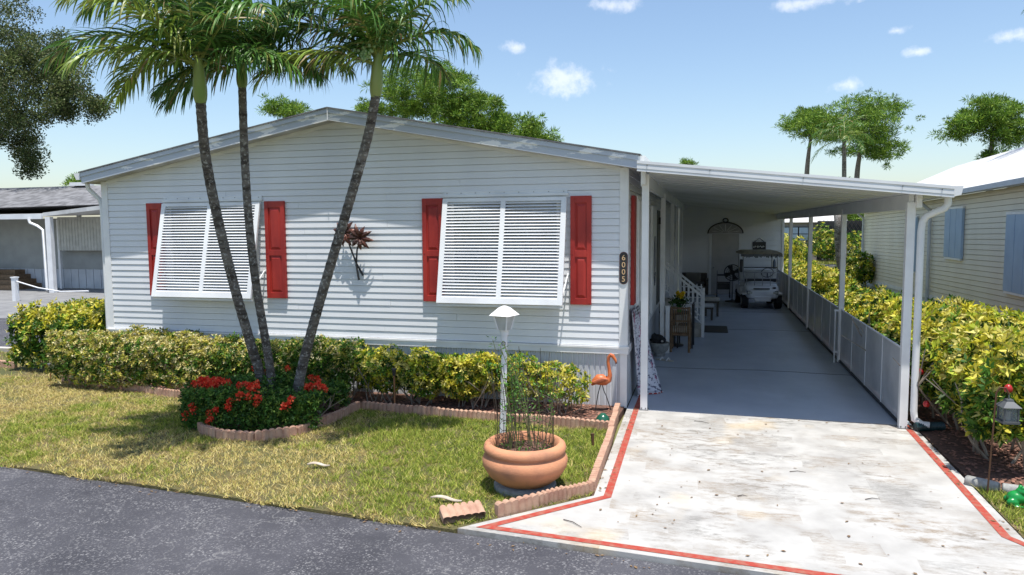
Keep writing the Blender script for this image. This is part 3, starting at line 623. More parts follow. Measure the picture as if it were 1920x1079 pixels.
# ------------------------------------------------------------------ steps with white railing
st_ = thing('entry_steps', 'white picket railing and steps down from the house side door', 'steps', (.6, 7.4, 0))
for k in range(4): MB().box((.05, 6.98, .0), (1.0-.24*k, 8.0, .2+.2*k)).build('step', M_CONC, st_) if k == 0 else MB().box((.05, 6.98, .2*k+.001), (1.0-.24*k, 8.0, .2+.2*k)).build('step', M_CONC, st_)
for yy in (6.95, 8.03):
    dz_ = .0
    MB().bar((.10, yy, 1.66), (1.0, yy, .93), .05, .045).build('handrail', M_TRIM, st_)
    MB().bar((.10, yy, 1.14), (1.0, yy, .30), .035, .03).build('lower_rail', M_TRIM, st_)
    MB().box((.97, yy-.03, 0), (1.035, yy+.03, 1.05)).build('newel_post', M_TRIM, st_)
    for k in range(8):
        x = .14+.105*k; zt_ = 1.66-(x-.1)*.811; MB().box((x-.011, yy-.011, zt_-.60), (x+.011, yy+.011, zt_)).build('picket', M_TRIM, st_)
# doormat
dm = thing('doormat', 'black rectangular doormat on the carport floor beside the steps', 'mat', (1.3, 8.3, 0))
MB().box((1.05, 7.75, .001), (1.57, 8.9, .014)).build('pile', M_BLACK, dm); MB().box((1.03, 7.73, .001), (1.59, 8.92, .008)).build('border', M_DARK, dm)

# ------------------------------------------------------------------ furniture
def bamboo_chair():
    t_ = thing('armchair', 'brown bamboo armchair with cream cushion and slatted back', 'chair', (.57, 4.95, 0))
    for (x, y, h) in ((.39, 4.77, .93), (.75, 4.77, .93), (.40, 5.25, .62), (.76, 5.25, .62)): MB().tube([(x, y, 0), (x, y, h)], .024, 8).build('leg', M_WOOD, t_, True)
    for z_ in (.90, .64, .36): MB().tube([(.37, 4.77, z_), (.77, 4.77, z_)], .018, 8).build('back_rail', M_WOOD, t_, True)
    for k in range(8): MB().tube([(.42+k*.042, 4.765, .37), (.42+k*.042, 4.755, .93)], .010, 6).build('slat', M_WOOD, t_, True)
    for x in (.385, .765): MB().tube([(x, 4.77, .62), (x, 5.25, .62)], .022, 8).build('arm', M_WOOD, t_, True)
    MB().box((.40, 4.78, .36), (.75, 5.24, .40)).build('seat', M_WOOD, t_)
    MB().box((.405, 4.79, .40), (.745, 5.23, .49)).build('cushion', M_FABRIC, t_, bevel=.03)
bamboo_chair()
def dark_chair():
    t_ = thing('metal_chair', 'dark metal chair at the patio table in front of the railing', 'chair', (.95, 5.6, 0))
    for (x, y, h) in ((.80, 5.30, .92), (.82, 5.78, .9), (.52, 5.78, .45), (.5, 5.3, .45)): MB().tube([(x, y, 0), (x, y, h)], .016, 6).build('leg', M_BLACK, t_, True)
    MB().tube([(.80, 5.30, .92), (.82, 5.78, .92)], .018, 6).build('back_rail', M_BLACK, t_, True)
    for k in range(6): MB().tube([(.81, 5.36+k*.07, .46), (.81, 5.36+k*.07, .92)], .010, 5).build('slat', M_BLACK, t_)
    MB().box((.50, 5.3, .44), (.82, 5.78, .48)).build('seat', M_BLACK, t_, bevel=.01)
dark_chair()
tb = thing('patio_table', 'small round dark patio table behind the bamboo armchair', 'table', (.45, 5.55, 0))
MB().lathe([(.001, .70), (.32, .70), (.33, .715), (.32, .73), (.001, .73)], (.42, 5.62, 0), 28).build('table_top', M_DWOOD, tb, True)
MB().tube([(.42, 5.62, .03), (.42, 5.62, .70)], .03, 8).build('pedestal', M_BLACK, tb, True); MB().lathe([(.001, 0), (.2, 0), (.2, .02), (.03, .05)], (.42, 5.62, 0), 20).build('base', M_BLACK, tb, True)
vs = thing('flower_vase', 'vase of bright yellow flowers standing on the patio table', 'flowers', (.52, 5.62, .73))
MB().lathe([(.001, 0), (.05, 0), (.06, .06), (.045, .12), (.05, .14)], (.52, 5.62, .73), 16).build('vase', M_GREEN, vs, True)
pc = np.array([.52, 5.62, .95])+rng.normal(size=(260, 3))*[.085, .08, .05]; v, f, c = leafset(pc, rng.normal(size=(260, 3))+[0, -.3, .4], .07, .035, palette(260, [(.05, .12, .02), (.08, .16, .03), (.03, .07, .015)])); npmesh('leaves', v, f, LEAF, c, vs)
for k in range(9):
    c0 = np.array([.52, 5.60, 1.08])+np.array([rnd.uniform(-.11, .11), rnd.uniform(-.08, .05), rnd.uniform(-.04, .07)])
    v, f, c = leafset(np.repeat(c0[None], 26, 0), rng.normal(size=(26, 3)), .05, .03, palette(26, [(.85, .55, .01), (.80, .62, .03)])); npmesh('flower', v, f, LEAF, c, vs)
bn = thing('white_bin', 'slim white upright box beside the second carport post', 'bin', (.325, 4.66, 0))
MB().box((.285, 4.60, 0), (.365, 4.72, .93)).build('body', M_TRIM, bn, bevel=.01); MB().box((.277, 4.59, .93), (.373, 4.73, .96)).build('lid', M_TRIM, bn)
wl = thing('lattice_chair', 'white lattice backed chair behind the railing', 'chair', (.55, 9.3, 0))
for k in range(7):
    MB().bar((.28+k*.11, 9.2, .5), (.28+k*.11, 9.22, 1.05), .03, .02).build('upright_slat', M_TRIM, wl)
for k in range(4): MB().bar((.25, 9.19, .56+k*.14), (.97, 9.19, .56+k*.14), .02, .03).build('cross_slat', M_TRIM, wl)
MB().box((.27, 9.22, .42), (.95, 9.7, .48)).build('seat', M_TRIM, wl)
for (x, y) in ((.29, 9.24), (.93, 9.24), (.29, 9.68), (.93, 9.68)): MB().box((x-.02, y-.02, 0), (x+.02, y+.02, .42)).build('leg', M_TRIM, wl)
for (x, y, w_, z_, lab) in ((1.22, 11.1, .40, .46, 'cushioned wooden stool with a pale round seat by the steps'), (1.08, 10.2, .36, .38, 'low grey topped footstool standing next to the railing newel')):
    s_ = thing('stool', lab, 'stool', (x, y, 0))
    for a in (-1, 1):
        for b_ in (-1, 1): MB().box((x+a*(w_/2-.04)-.03, y+b_*(w_/2-.04)-.03, 0), (x+a*(w_/2-.04)+.03, y+b_*(w_/2-.04)+.03, z_-.06)).build('leg', M_DWOOD, s_)
    MB().box((x-w_/2, y-w_/2, z_-.08), (x+w_/2, y+w_/2, z_-.03)).build('frame', M_DWOOD, s_)
    MB().box((x-w_/2-.01, y-w_/2-.01, z_-.03), (x+w_/2+.01, y+w_/2+.01, z_+.06)).build('cushion', M_FABRIC if z_ > .4 else M_SKIRT, s_, bevel=.035)
sf = thing('wicker_sofa', 'dark wicker sofa with black back against the shed wall', 'sofa', (.65, 17.1, 0))
MB().box((.12, 17.35, .1), (1.08, 17.6, .82)).build('backrest', M_DWOOD, sf, bevel=.04); MB().box((.12, 16.75, .1), (1.08, 17.35, .40)).build('seat', M_DWOOD, sf, bevel=.03)
MB().box((.20, 16.8, .40), (1.0, 17.33, .52)).build('cushion', mat('dark_cushion', (.12, .11, .10), None, .9), sf, bevel=.04)
for x in (.08, 1.04): MB().box((x, 16.75, .08), (x+.09, 17.55, .62)).build('arm', M_DWOOD, sf, bevel=.02)
MB().box((.3, 17.22, .5), (.85, 17.36, .84)).build('throw_pillow', mat('grey_pillow', (.20, .19, .17), None, .9), sf, bevel=.05)
# planter bowl, cat, sandals, printed cloth
pb = thing('planter_bowl', 'round grey cast stone planter bowl by the carport post', 'planter', (.20, 4.25, 0))
MB().lathe([(.001, 0), (.10, 0), (.11, .04), (.10, .06), (.16, .13), (.185, .22), (.195, .25), (.185, .275), (.165, .275), (.155, .22), (.001, .20)], (.20, 4.25, 0), 30).build('bowl', M_STONE, pb, True)
M_FUR = mat('black_fur', (.010, .010, .011), (.02, .02, .021), .8, 30, bump=.3); M_FURW = mat('white_fur', (.6, .58, .55), None, .9)
ct = thing('cat', 'black cat with a white muzzle curled up in the stone planter', 'cat', (.2, 4.22, .21))
cb_ = MB().ball((.17, 4.25, .32), (.13, .12, .115), 18, 12).ball((.10, 4.22, .36), (.07, .07, .10), 14, 10).ball((.27, 4.15, .335), (.062, .058, .055), 16, 10)
cb_.add([(.235, 4.13, .37), (.265, 4.135, .378), (.25, 4.15, .375), (.243, 4.135, .435)], [(0, 1, 3), (1, 2, 3), (2, 0, 3)]).add([(.285, 4.13, .375), (.315, 4.14, .365), (.30, 4.155, .37), (.308, 4.135, .43)], [(0, 1, 3), (1, 2, 3), (2, 0, 3)])
cb_.tube([(.06, 4.30, .30), (.03, 4.22, .32), (.08, 4.13, .31), (.16, 4.10, .30)], [.03, .028, .024, .016], 8)
cb_.add([(.075, 4.2, .43), (.115, 4.2, .44), (.10, 4.24, .43), (.09, 4.2, .50)], [(0, 1, 3), (1, 2, 3), (2, 0, 3)])
co = cb_.build('body', M_FUR, ct, True); rm = co.modifiers.new('remesh', 'REMESH'); rm.mode = 'VOXEL'; rm.voxel_size = .009; rm.use_smooth_shade = True
MB().ball((.255, 4.098, .322), (.026, .02, .02), 12, 8).build('muzzle', M_FURW, ct, True)
sd_ = thing('sandal', 'pair of pale strappy shoes left on the floor beside the planter', 'shoes', (.33, 3.75, 0))
for k, (x, y, a) in enumerate(((.26, 3.78, -.3), (.38, 3.72, -.15))):
    sole = [(x+.045*math.cos(q)*math.sin(a+1.57)+.11*math.sin(q)*math.cos(a), y+.11*math.sin(q)*math.sin(a)-.045*math.cos(q)*math.cos(a+0), .003) for q in np.linspace(0, 6.28, 14)[:-1]]
    MB().prism(sole, (0, 0, .022)).build('sole', M_FABRIC, sd_); MB().tube([(x-.02, y-.05, .02), (x+.02, y, .065), (x+.04, y+.05, .02)], .012, 6).build('strap', M_TRIM, sd_)
cl = thing('printed_cloth', 'white and plum printed cloth leaning on the house skirting at the corner', 'cloth', (.2, .9, 0))
nu, nv = 14, 26; V = []; Fc = []
for j in range(nv+1):
    q = j/nv; 
    for i in range(nu+1):
        p = i/nu; xb = Vector((.10+.36*p, .70+.34*p, .012)); xt = Vector((.048, .12+1.35*p*.85, 1.38-.06*p))
        pt = xb.lerp(xt, q**.9); rip = .018*math.sin(p*11+q*2)*(1-q*.6); V.append((max(.046, pt.x+rip), pt.y-rip*.6, pt.z))
for j in range(nv):
    for i in range(nu): a = j*(nu+1)+i; Fc.append((a, a+1, a+nu+2, a+nu+1))
co_ = MB().add(V, Fc).build('sheet', M_CLOTH, cl, True); sm = co_.modifiers.new('s', 'SOLIDIFY'); sm.thickness = .006
hb = MB().tube([V[i] for i in range(nu+1)], .012, 6); hb.build('red_hem', M_RED, cl, True)
for i in range(0, nu+1, 2): MB().ball((V[i][0]+.006, V[i][1]-.012, V[i][2]+.006), .012, 8, 6).build('bobble', M_TRIM, cl, True)
for j in (nv, nv-1, nv-2):
    for i in range(1, nu, 1):
        if (i+j) % 2: p = V[j*(nu+1)+i]; MB().cbox((p[0]+.010, p[1]-.004, p[2]-.005), (.006, .05, .028)).build('dark_mark', M_BLACK, cl)
# pedestal fan
fn = thing('pedestal_fan', 'black pedestal fan standing left of the golf cart', 'fan', (2.05, 15.2, 0))
MB().lathe([(.001, 0), (.24, 0), (.24, .03), (.05, .06), (.03, .08)], (1.90, 15.2, 0), 24).build('base', M_BLACK, fn, True); MB().tube([(1.90, 15.2, .05), (1.90, 15.2, .92)], .022, 8).build('pole', M_METAL, fn, True)
MB().tube([(1.90, 15.18, .98), (1.90, 15.36, .98)], .08, 14).build('motor', M_BLACK, fn, True)
cg = MB()
for k in range(3): r = .14+.06*k; cg.tube([(1.90+r*math.cos(6.2832*q/28), 15.08+.01*k, .98+r*math.sin(6.2832*q/28)) for q in range(29)], .006, 5)
cg.tube([(1.90+.27*math.cos(6.2832*q/28), 15.14, .98+.27*math.sin(6.2832*q/28)) for q in range(29)], .014, 6)
for q in range(20): a = 6.2832*q/20; cg.tube([(1.90+.03*math.cos(a), 15.07, .98+.03*math.sin(a)), (1.90+.27*math.cos(a), 15.12, .98+.27*math.sin(a))], .004, 4)
cg.build('cage', M_BLACK, fn)
for k in range(4):
    a = 1.57*k+.4; d = Vector((math.cos(a), 0, math.sin(a))); s_ = Vector((-math.sin(a), .35, math.cos(a))); c0 = Vector((1.90, 15.14, .98))
    MB().prism([c0+d*.03-s_*.03, c0+d*.24-s_*.09, c0+d*.25+s_*.08, c0+d*.04+s_*.03], (0, .006, 0)).build('blade', M_DARK, fn)
# rollator walker
ro = thing('rollator', 'folding black wheeled walker standing by the tan shed door', 'walker', (1.65, 16.6, 0))
for x in (1.42, 1.86):
    MB().tube([(x, 16.35, .10), (x, 16.45, .62), (x, 16.55, .92), (x, 16.72, .95)], .014, 6).build('frame_side', M_BLACK, ro, True); MB().tube([(x, 16.80, .10), (x, 16.50, .60)], .013, 6).build('rear_leg', M_BLACK, ro, True)
    for y in (16.35, 16.80): MB().tube([(x-.018, y, .09), (x+.018, y, .09)], .09, 16).build('wheel', M_BLACK, ro, True)
MB().box((1.43, 16.42, .52), (1.85, 16.66, .56)).build('seat', M_DARK, ro); MB().box((1.44, 16.40, .30), (1.84, 16.52, .51)).build('bag', M_DARK, ro, bevel=.02); MB().bar((1.42, 16.66, .80), (1.86, 16.66, .80), .05, .06).build('back_strap', M_DARK, ro)

# ------------------------------------------------------------------ golf cart
def golf_cart():
    t_ = thing('golf_cart', 'white golf cart with tan fringed canopy parked nose out in the carport', 'golf cart', (0, 0, 0), None, .0001)
    t_.location = (2.72, 13.05, 0); t_.rotation_euler = (0, 0, R_(4))
    WH = mat('cart_white', (.72, .73, .74), (.66, .67, .68), .3, 3)
    # cowl: lofted sections from nose to dash   (x half width, y, z low, z high)
    sec = [(.36, -.02, .34, .58), (.46, .06, .30, .66), (.50, .22, .30, .74), (.50, .42, .32, .80), (.48, .55, .34, .84)]
    mb = MB(); n = 12; ring = []
    for (hw, y, z0, z1) in sec:
        zc = (z0+z1)/2; hh = (z1-z0)/2
        for k in range(n*2):
            a = 2*math.pi*k/(n*2); c, s_ = math.cos(a), math.sin(a); e = .45
            ring.append((hw*math.copysign(abs(c)**e, c), y, zc+hh*math.copysign(abs(s_)**e, s_)))
    N_ = n*2; f = []
    for i in range(len(sec)-1):
        for k in range(N_): a = i*N_+k; b_ = i*N_+(k+1) % N_; f.append((a, b_, b_+N_, a+N_))
    f.append(tuple(range(N_))); f.append(tuple(reversed(range((len(sec)-1)*N_, len(sec)*N_))))
    body = MB().add(ring, f).build('front_cowl', WH, t_, True)
    MB().box((-.27, -.035, .615), (.20, .02, .645)).build('vent', M_BLACK, body); MB().lathe([(.001, 0), (.055, 0), (.055, .01), (.001, .01)], (0, 0, 0), 18)
    em = MB().prism([(.34+.055*math.cos(6.28*k/18), .045, .655+.026*math.sin(6.28*k/18)) for k in range(18)], (0, -.035, 0)).build('emblem', M_BLACK, body)
    MB().box((-.24, -.045, .24), (.24, .05, .40)).build('bumper', WH, t_, bevel=.02)
    for x in (-.37, .37):
        hl = MB().box((x-.085, -.012, .46), (x+.085, .05, .56)).build('headlight', M_BLACK, t_, bevel=.01); MB().box((x-.065, -.022, .475), (x+.065, -.008, .545)).build('lens', mat('lens', (.55, .55, .5), None, .1), hl)
    MB().box((-.55, .55, .26), (.55, 1.9, .34)).build('floor_pan', M_BLACK, t_); MB().box((-.56, 1.0, .34), (.56, 2.25, .62)).build('rear_body', WH, t_, bevel=.05)
    MB().box((-.52, 1.05, .62), (.52, 1.5, .74)).build('seat', mat('cart_seat', (.50, .50, .48), None, .6), t_, bevel=.04); MB().box((-.52, 1.48, .74), (.52, 1.60, 1.12)).build('seat_back', mat('cart_seat', (.5, .5, .48)), t_, bevel=.04)
    MB().box((-.47, .50, .80), (.47, .62, .90)).build('dashboard', M_BLACK, t_, bevel=.02)
    for (x, y) in ((-.49, .30), (.49, .30), (-.49, 1.92), (.49, 1.92)):
        wh = MB().tube([(x-.10, y, .23), (x-.085, y, .23), (x+.085, y, .23), (x+.10, y, .23)], [.205, .23, .23, .205], 24).build('wheel', mat('tyre', (.012, .012, .013), None, .8), t_, True)
        sx = 1 if x > 0 else -1
        MB().tube([(x+sx*.098, y, .23), (x+sx*.108, y, .23)], .13, 20).build('hub_cap', M_METAL, wh, True)
        MB().lathe([(.135, 0), (.15, 0)], (0, 0, 0), 20)
    for x in (-.5, .5):
        MB().box((x-.09, .05, .43), (x+.09, .57, .50)).build('fender', WH, t_, bevel=.03)
        MB().tube([(x*.98, .48, .84), (x*1.02, .62, 1.25), (x*1.02, .72, 1.68)], .016, 8).build('front_strut', M_METAL, t_, True)
        MB().tube([(x*1.02, 1.75, .6), (x*1.04, 1.80, 1.68)], .016, 8).build('rear_strut', M_METAL, t_, True)
    cn = MB(); 
    cn.box((-.60, .38, 1.66), (.60, 2.0, 1.70)); cn.add([(-.60, .38, 1.70), (.60, .38, 1.70), (.60, 2.0, 1.70), (-.60, 2.0, 1.70), (-.46, .5, 1.765), (.46, .5, 1.765), (.46, 1.9, 1.765), (-.46, 1.9, 1.765)], [(4, 5, 6, 7), (0, 1, 5, 4), (1, 2, 6, 5), (2, 3, 7, 6), (3, 0, 4, 7)])
    cano = cn.build('canopy', mat('tan_canvas', (.30, .265, .19), (.22, .19, .14), .9, 12), t_, bevel=.015)
    fr = MB()
    for k in range(38): x = -.6+1.2*k/37; fr.box((x-.013, .372, 1.60-rnd.uniform(0, .05)), (x+.013, .380, 1.665))
    fr.build('fringe', M_BLACK, cano)
    MB().box((-.48, .54, .90), (.48, .552, 1.24)).build('windshield', mat('clear_acrylic', (.7, .75, .78), None, .05, alpha=.07), t_)
    MB().bar((-.50, .55, 1.25), (.50, .55, 1.25), .03).build('windshield_rail', M_BLACK, t_)
    # front basket rack
    for z_ in (.80, .94, 1.12): MB().tube([(-.50, .40, z_), (-.50, .10, z_), (.50, .10, z_), (.50, .40, z_)], .014, 6).build('rack_rail', M_METAL, t_, True)
    for x in (-.46, -.23, 0, .23, .46): MB().tube([(x, .10, .72), (x, .10, 1.12)], .010, 6).build('rack_upright', M_METAL, t_, True)
    MB().tube([(.25, .62, .86), (.25, .88, 1.06)], .02, 8).build('steering_column', M_BLACK, t_, True)
    MB().tube([(.25+.18*math.cos(6.2832*k/24), .86-.10*math.sin(6.2832*k/24), 1.07+.15*math.sin(6.2832*k/24)) for k in range(25)], .014, 6).build('steering_wheel', M_BLACK, t_, True)
    MB().bar((.08, .86, 1.07), (.42, .86, 1.07), .03, .02).bar((.25, .86, 1.07), (.25, .93, .95), .03, .02).build('steering_spoke', M_BLACK, t_)
    MB().box((-.62, .5, 1.10), (-.54, .62, 1.50)).build('side_bag', M_DARK, t_, bevel=.02); MB().tube([(.42, .66, 1.2), (.42, .66, 1.42), (.42, .66, 1.5)], [.05, .045, .015], 10).build('bottle', mat('bottle_blue', (.12, .16, .22), None, .2), t_, True)
golf_cart()

# ------------------------------------------------------------------ garden edging
def block_mesh(L=.385, h=.125, th=.06, lobes=6):
    mb = MB(); n = lobes*6; F0 = []; 
    pts = []
    for k in range(n+1):
        x = L*k/n; s_ = abs(math.sin(math.pi*lobes*k/n))**.6; pts.append((x, s_))
    A = [(x, -th/2-.012*s_, -.05) for x, s_ in pts]; B = [(x, -th/2-.012*s_, h-.03+.022*s_) for x, s_ in pts]; Cc = [(x, th/2, h-.03+.022*s_) for x, s_ in pts]; D = [(x, th/2, -.05) for x, s_ in pts]
    m_ = n+1; v = A+B+Cc+D; f = []
    for k in range(n): f += [(k, k+1, m_+k+1, m_+k), (m_+k, m_+k+1, 2*m_+k+1, 2*m_+k), (2*m_+k, 2*m_+k+1, 3*m_+k+1, 3*m_+k)]
    f += [(0, m_, 2*m_, 3*m_), (n, 3*m_+n, 2*m_+n, m_+n)]
    return mb.add(v, f)
BLK = block_mesh().mesh('edging_block', M_BLOCK)
def edging(name, lab, pts):
    t_ = thing(name, lab, 'garden edging', (pts[0][0], pts[0][1], 0))
    P = [Vector((p[0], p[1], 0)) for p in pts]; seg = []
    for a, c in zip(P[:-1], P[1:]):
        L = (c-a).length; n = max(1, round(L/.395)); d = (c-a)/n
        for k in range(n):
            p = a+d*k; ang = math.atan2(d.y, d.x)
            inst('edging_block', BLK, t_, (p.x, p.y, rnd.uniform(-.012, .006)), (rnd.uniform(-.03, .03), rnd.uniform(-.02, .02), ang+rnd.uniform(-.02, .02)), (d.length/.390, 1, 1))
edging('bed_edging', 'scalloped terracotta coloured edging along the left front hedge', [(-9.5, -.42), (-6.4, -1.02), (-5.6, -1.18)])
edging('bed_edging', 'curved scalloped edging around the red flowering shrub and palms', [(-5.50, -1.95), (-5.38, -2.25), (-5.1, -2.52), (-4.72, -2.70), (-4.21, -2.68), (-3.84, -2.34), (-3.72, -1.65), (-3.68, -.98)])
edging('bed_edging', 'straight scalloped edging between lawn and sparse hedge under the right window', [(-3.64, -.95), (-1.6, -1.12), (-.08, -1.18)])
edging('bed_edging', 'scalloped edging running beside the driveway then towards the road', [(-.10, -.22), (-.02, -1.8), (.03, -3.38), (-.40, -3.86), (-.70, -4.20)][::-1])
edging('bed_edging', 'short brick red edging row beyond the tall left hedge', [(-13.6, .75), (-11.4, .35)])
lb = bpy.data.objects.new('edging_block', BLK); COL.objects.link(lb); lb.location = (-1.12, -4.46, .045); lb.rotation_euler = (R_(-72), 0, .62); tag(lb, 'loose scalloped edging block tipped over at the lawn corner by the road', 'edging block')
for k, (a, c, lab) in enumerate((((3.60, -2.28, .03), (3.84, -2.44, .03), 'round grey concrete log edging piece behind the metal stake'), ((3.86, -2.45, .03), (4.08, -2.52, .03), 'shorter grey concrete log edging piece behind the frog'))):
    a, c = Vector(a), Vector(c); tag(MB().tube([a, a+(c-a)*.04, a+(c-a)*.5, c-(c-a)*.04, c], [.045, .056, .058, .056, .045], 12).build('log_edging', M_STONE, None, True), lab, 'edging')

# ------------------------------------------------------------------ pot with trellis, lamp post
PX, PY = -.63, -3.42
pot = thing('terracotta_pot', 'large squat terracotta pot with rolled rim on the lawn', 'pot', (PX, PY, 0))
MB().lathe([(.001, .05), (.20, .05), (.27, .07), (.36, .14), (.415, .23), (.425, .29), (.405, .335), (.38, .36), (.385, .375), (.405, .385), (.41, .41), (.40, .44), (.375, .46), (.345, .465), (.325, .45), (.315, .40), (.30, .36)], (PX, PY, 0), 56).build('bowl', M_TERRA, pot, True)
MB().lathe([(.001, .375), (.31, .375)], (PX, PY, 0), 40).build('soil', M_SOIL, pot)
tag(MB().lathe([(.001, .055), (.29, .055), (.31, .04), (.31, -.02), (.001, -.02)], (PX, PY, 0), 36).build('stepping_stone', M_STONE, None, True), 'round grey stone slab under the terracotta pot', 'slab')
tr = thing('wire_trellis', 'dark wire plant cage standing in the terracotta pot', 'plant cage', (PX, PY, .37))
M_WIRE = mat('dark_wire', (.035, .03, .022), (.07, .045, .028), .7, 20)
for k in range(26):
    a = 2*math.pi*k/26; r0 = .285; h = .80+.22*math.sin(k*1.7)*.5+(.12 if 3 < k < 12 else 0)
    x, y = PX+r0*math.cos(a), PY+r0*math.sin(a)
    MB().tube([(x, y, .34), (x+.015*math.sin(k*3.1), y+.01*math.cos(k), .34+h*.5), (x+.05*math.cos(a)+.03*math.sin(k*2.3), y+.03*math.sin(a), .34+h)], .0025, 5).build('upright_wire', M_WIRE, tr)
for z_ in (.42, .52, .62, .72, .82, .92): MB().tube([(PX+(.26+.004*math.sin(q))*math.cos(2*math.pi*q/24+.3), PY+.26*math.sin(2*math.pi*q/24+.3), z_+.01*math.sin(q*2.1)) for q in range(25)], .0026, 4).build('ring_wire', M_WIRE, tr)
tp_ = thing('pot_plant', 'thin feathery green climber growing through the wire cage', 'plant', (PX, PY, .37))
sts = MB(); LP, LD = [], []
for k in range(15):
    a = rnd.uniform(0, 6.3); r = rnd.uniform(.05, .22); h = rnd.uniform(.45, 1.02); x, y = PX+r*math.cos(a), PY+r*math.sin(a); x2, y2 = x+rnd.uniform(-.12, .12), y+rnd.uniform(-.1, .1)
    if k < 4: x2 = PX-.22+rnd.uniform(-.07, .07); h = 1.03+.04*k
    path = [Vector((x, y, .36)), Vector(((x+x2)/2+.03, (y+y2)/2, .36+h*.5)), Vector((x2, y2, .36+h))]; sts.tube(path, [.006, .005, .003], 5)
    for q in range(34):
        u = rnd.uniform(.35, 1.02); p = path[0].lerp(path[1], u*2) if u < .5 else path[1].lerp(path[2], u*2-1); LP.append(p+Vector((rnd.gauss(0, .03), rnd.gauss(0, .03), rnd.gauss(0, .02)))); LD.append((rnd.gauss(0, 1), rnd.gauss(0, 1), rnd.gauss(-.1, .5)))
for k in range(130): a = rnd.uniform(0, 6.3); r = .3*math.sqrt(rnd.random()); LP.append(Vector((PX+r*math.cos(a), PY+r*math.sin(a), .38))); LD.append((rnd.gauss(0, 1), rnd.gauss(0, 1), .7))
sts.build('stem', mat('green_stem', (.10, .14, .04), (.16, .13, .07), .7), tp_)
v, f, c = leafset(np.array([tuple(p) for p in LP]), np.array(LD), rng.uniform(.025, .055, len(LP)), .018, palette(len(LP), [(.09, .22, .03), (.15, .30, .05), (.06, .15, .03)])); npmesh('leaves', v, f, LEAF, c, tp_)
LX, LY = at(946, 640, -2.55)[0], -2.55
lp = thing('lamp_post', 'white lantern lamp post leaning slightly behind the terracotta pot', 'lamp post', (LX, LY, 0))
lz = at(946, 622, LY)[2]; ltop = at(947, 573, LY)[2]
MB().tube([(LX-.05, LY, -.03), (LX-.02, LY, .5), (LX, LY, lz)], [.036, .034, .034], 14).build('post', M_TRIM, lp, True)
MB().tube([(LX, LY, lz-.04), (LX, LY, lz), (LX, LY, lz+.02)], [.045, .045, .055], 12).build('collar', M_TRIM, lp, True)
def frus(mb, z0, r0, z1, r1, n=4, rot=math.pi/4):
    a = [(LX+r0*math.cos(2*math.pi*k/n+rot), LY+r0*math.sin(2*math.pi*k/n+rot), z0) for k in range(n)]; c = [(LX+r1*math.cos(2*math.pi*k/n+rot), LY+r1*math.sin(2*math.pi*k/n+rot), z1) for k in range(n)]
    return mb.add(a+c, [tuple(reversed(range(n))), tuple(range(n, 2*n))]+[(k, (k+1) % n, n+(k+1) % n, n+k) for k in range(n)])
zg = lz+.02; ze = zg+(ltop-zg)*.60
frus(MB(), ze, .175, ltop-.03, .075, 4, .5).build('lantern_roof', M_TRIM, lp); frus(MB(), ltop-.03, .08, ltop-.005, .02, 4, .5).build('finial', M_TRIM, lp)
frus(MB(), zg, .07, ze, .118, 4, .5).build('glass', mat('frosted_glass', (.42, .43, .42), (.55, .56, .55), .3, 8), lp)
fr = MB()
for k in range(4):
    a = 2*math.pi*k/4+.5; fr.bar((LX+.073*math.cos(a), LY+.073*math.sin(a), zg), (LX+.122*math.cos(a), LY+.122*math.sin(a), ze), .014)
fr.build('lantern_frame', M_TRIM, lp)
MB().tube([(LX+.022*math.cos(q*.4), LY-.038, lz-.13+.022*math.sin(q*.4)) for q in range(16)], .004, 5).build('hook_ring', M_BLACK, lp)

# ------------------------------------------------------------------ small garden things
fl = thing('flamingo_statue', 'orange flamingo statue on thin dark legs by the house corner', 'statue', (-.30, -.32, 0))
fb = MB().tube([(-.46, -.36, .40), (-.42, -.35, .45), (-.36, -.34, .485), (-.29, -.33, .485), (-.235, -.33, .47), (-.19, -.33, .49), (-.175, -.33, .56), (-.19, -.33, .66), (-.205, -.33, .76), (-.195, -.33, .83), (-.165, -.33, .862), (-.13, -.33, .85), (-.11, -.33, .815)],
               [.012, .05, .082, .085, .065, .045, .034, .027, .024, .026, .032, .030, .022], 14)
fb.tube([(-.125, -.33, .84), (-.09, -.33, .79), (-.078, -.33, .745), (-.085, -.33, .73)], [.026, .022, .014, .004], 10)
fb.build('body', M_FLAM, fl, True)
MB().tube([(-.082, -.33, .765), (-.078, -.33, .745), (-.087, -.33, .725)], [.017, .014, .003], 10).build('beak_tip', M_BLACK, fl, True)
fl.scale = (.88, .88, .93)
for s_ in (-1, 1):
    for k in range(5): MB().ball((-.40+.035*k, -.34+s_*.075, .455+.012*k), (.075, .014, .028), 12, 6).build('wing_feather', mat('feather', (.48, .13, .05), (.30, .08, .04), .5, 20), fl, True)
    MB().ball((-.165, -.33+s_*.030, .862), .006, 8, 6).build('eye', M_BLACK, fl, True)
MB().tube([(-.30, -.33, .42), (-.26, -.34, .30), (-.24, -.32, .26), (-.16, -.26, .0)], .008, 6).build('leg', M_BLACK, fl, True); MB().tube([(-.32, -.34, .42), (-.36, -.36, .26), (-.40, -.40, .0)], .008, 6).build('leg', M_BLACK, fl, True)
tag(MB().lathe([(.001, .13), (.03, .125), (.07, .09), (.10, .03), (.11, -.01)], (-.20, -.95, .015), 20).build('garden_light_cover', mat('dark_green_glaze', (.01, .07, .04), (.015, .10, .06), .2), None, True), 'dark green glazed dome on the mulch below the flamingo', 'ornament')
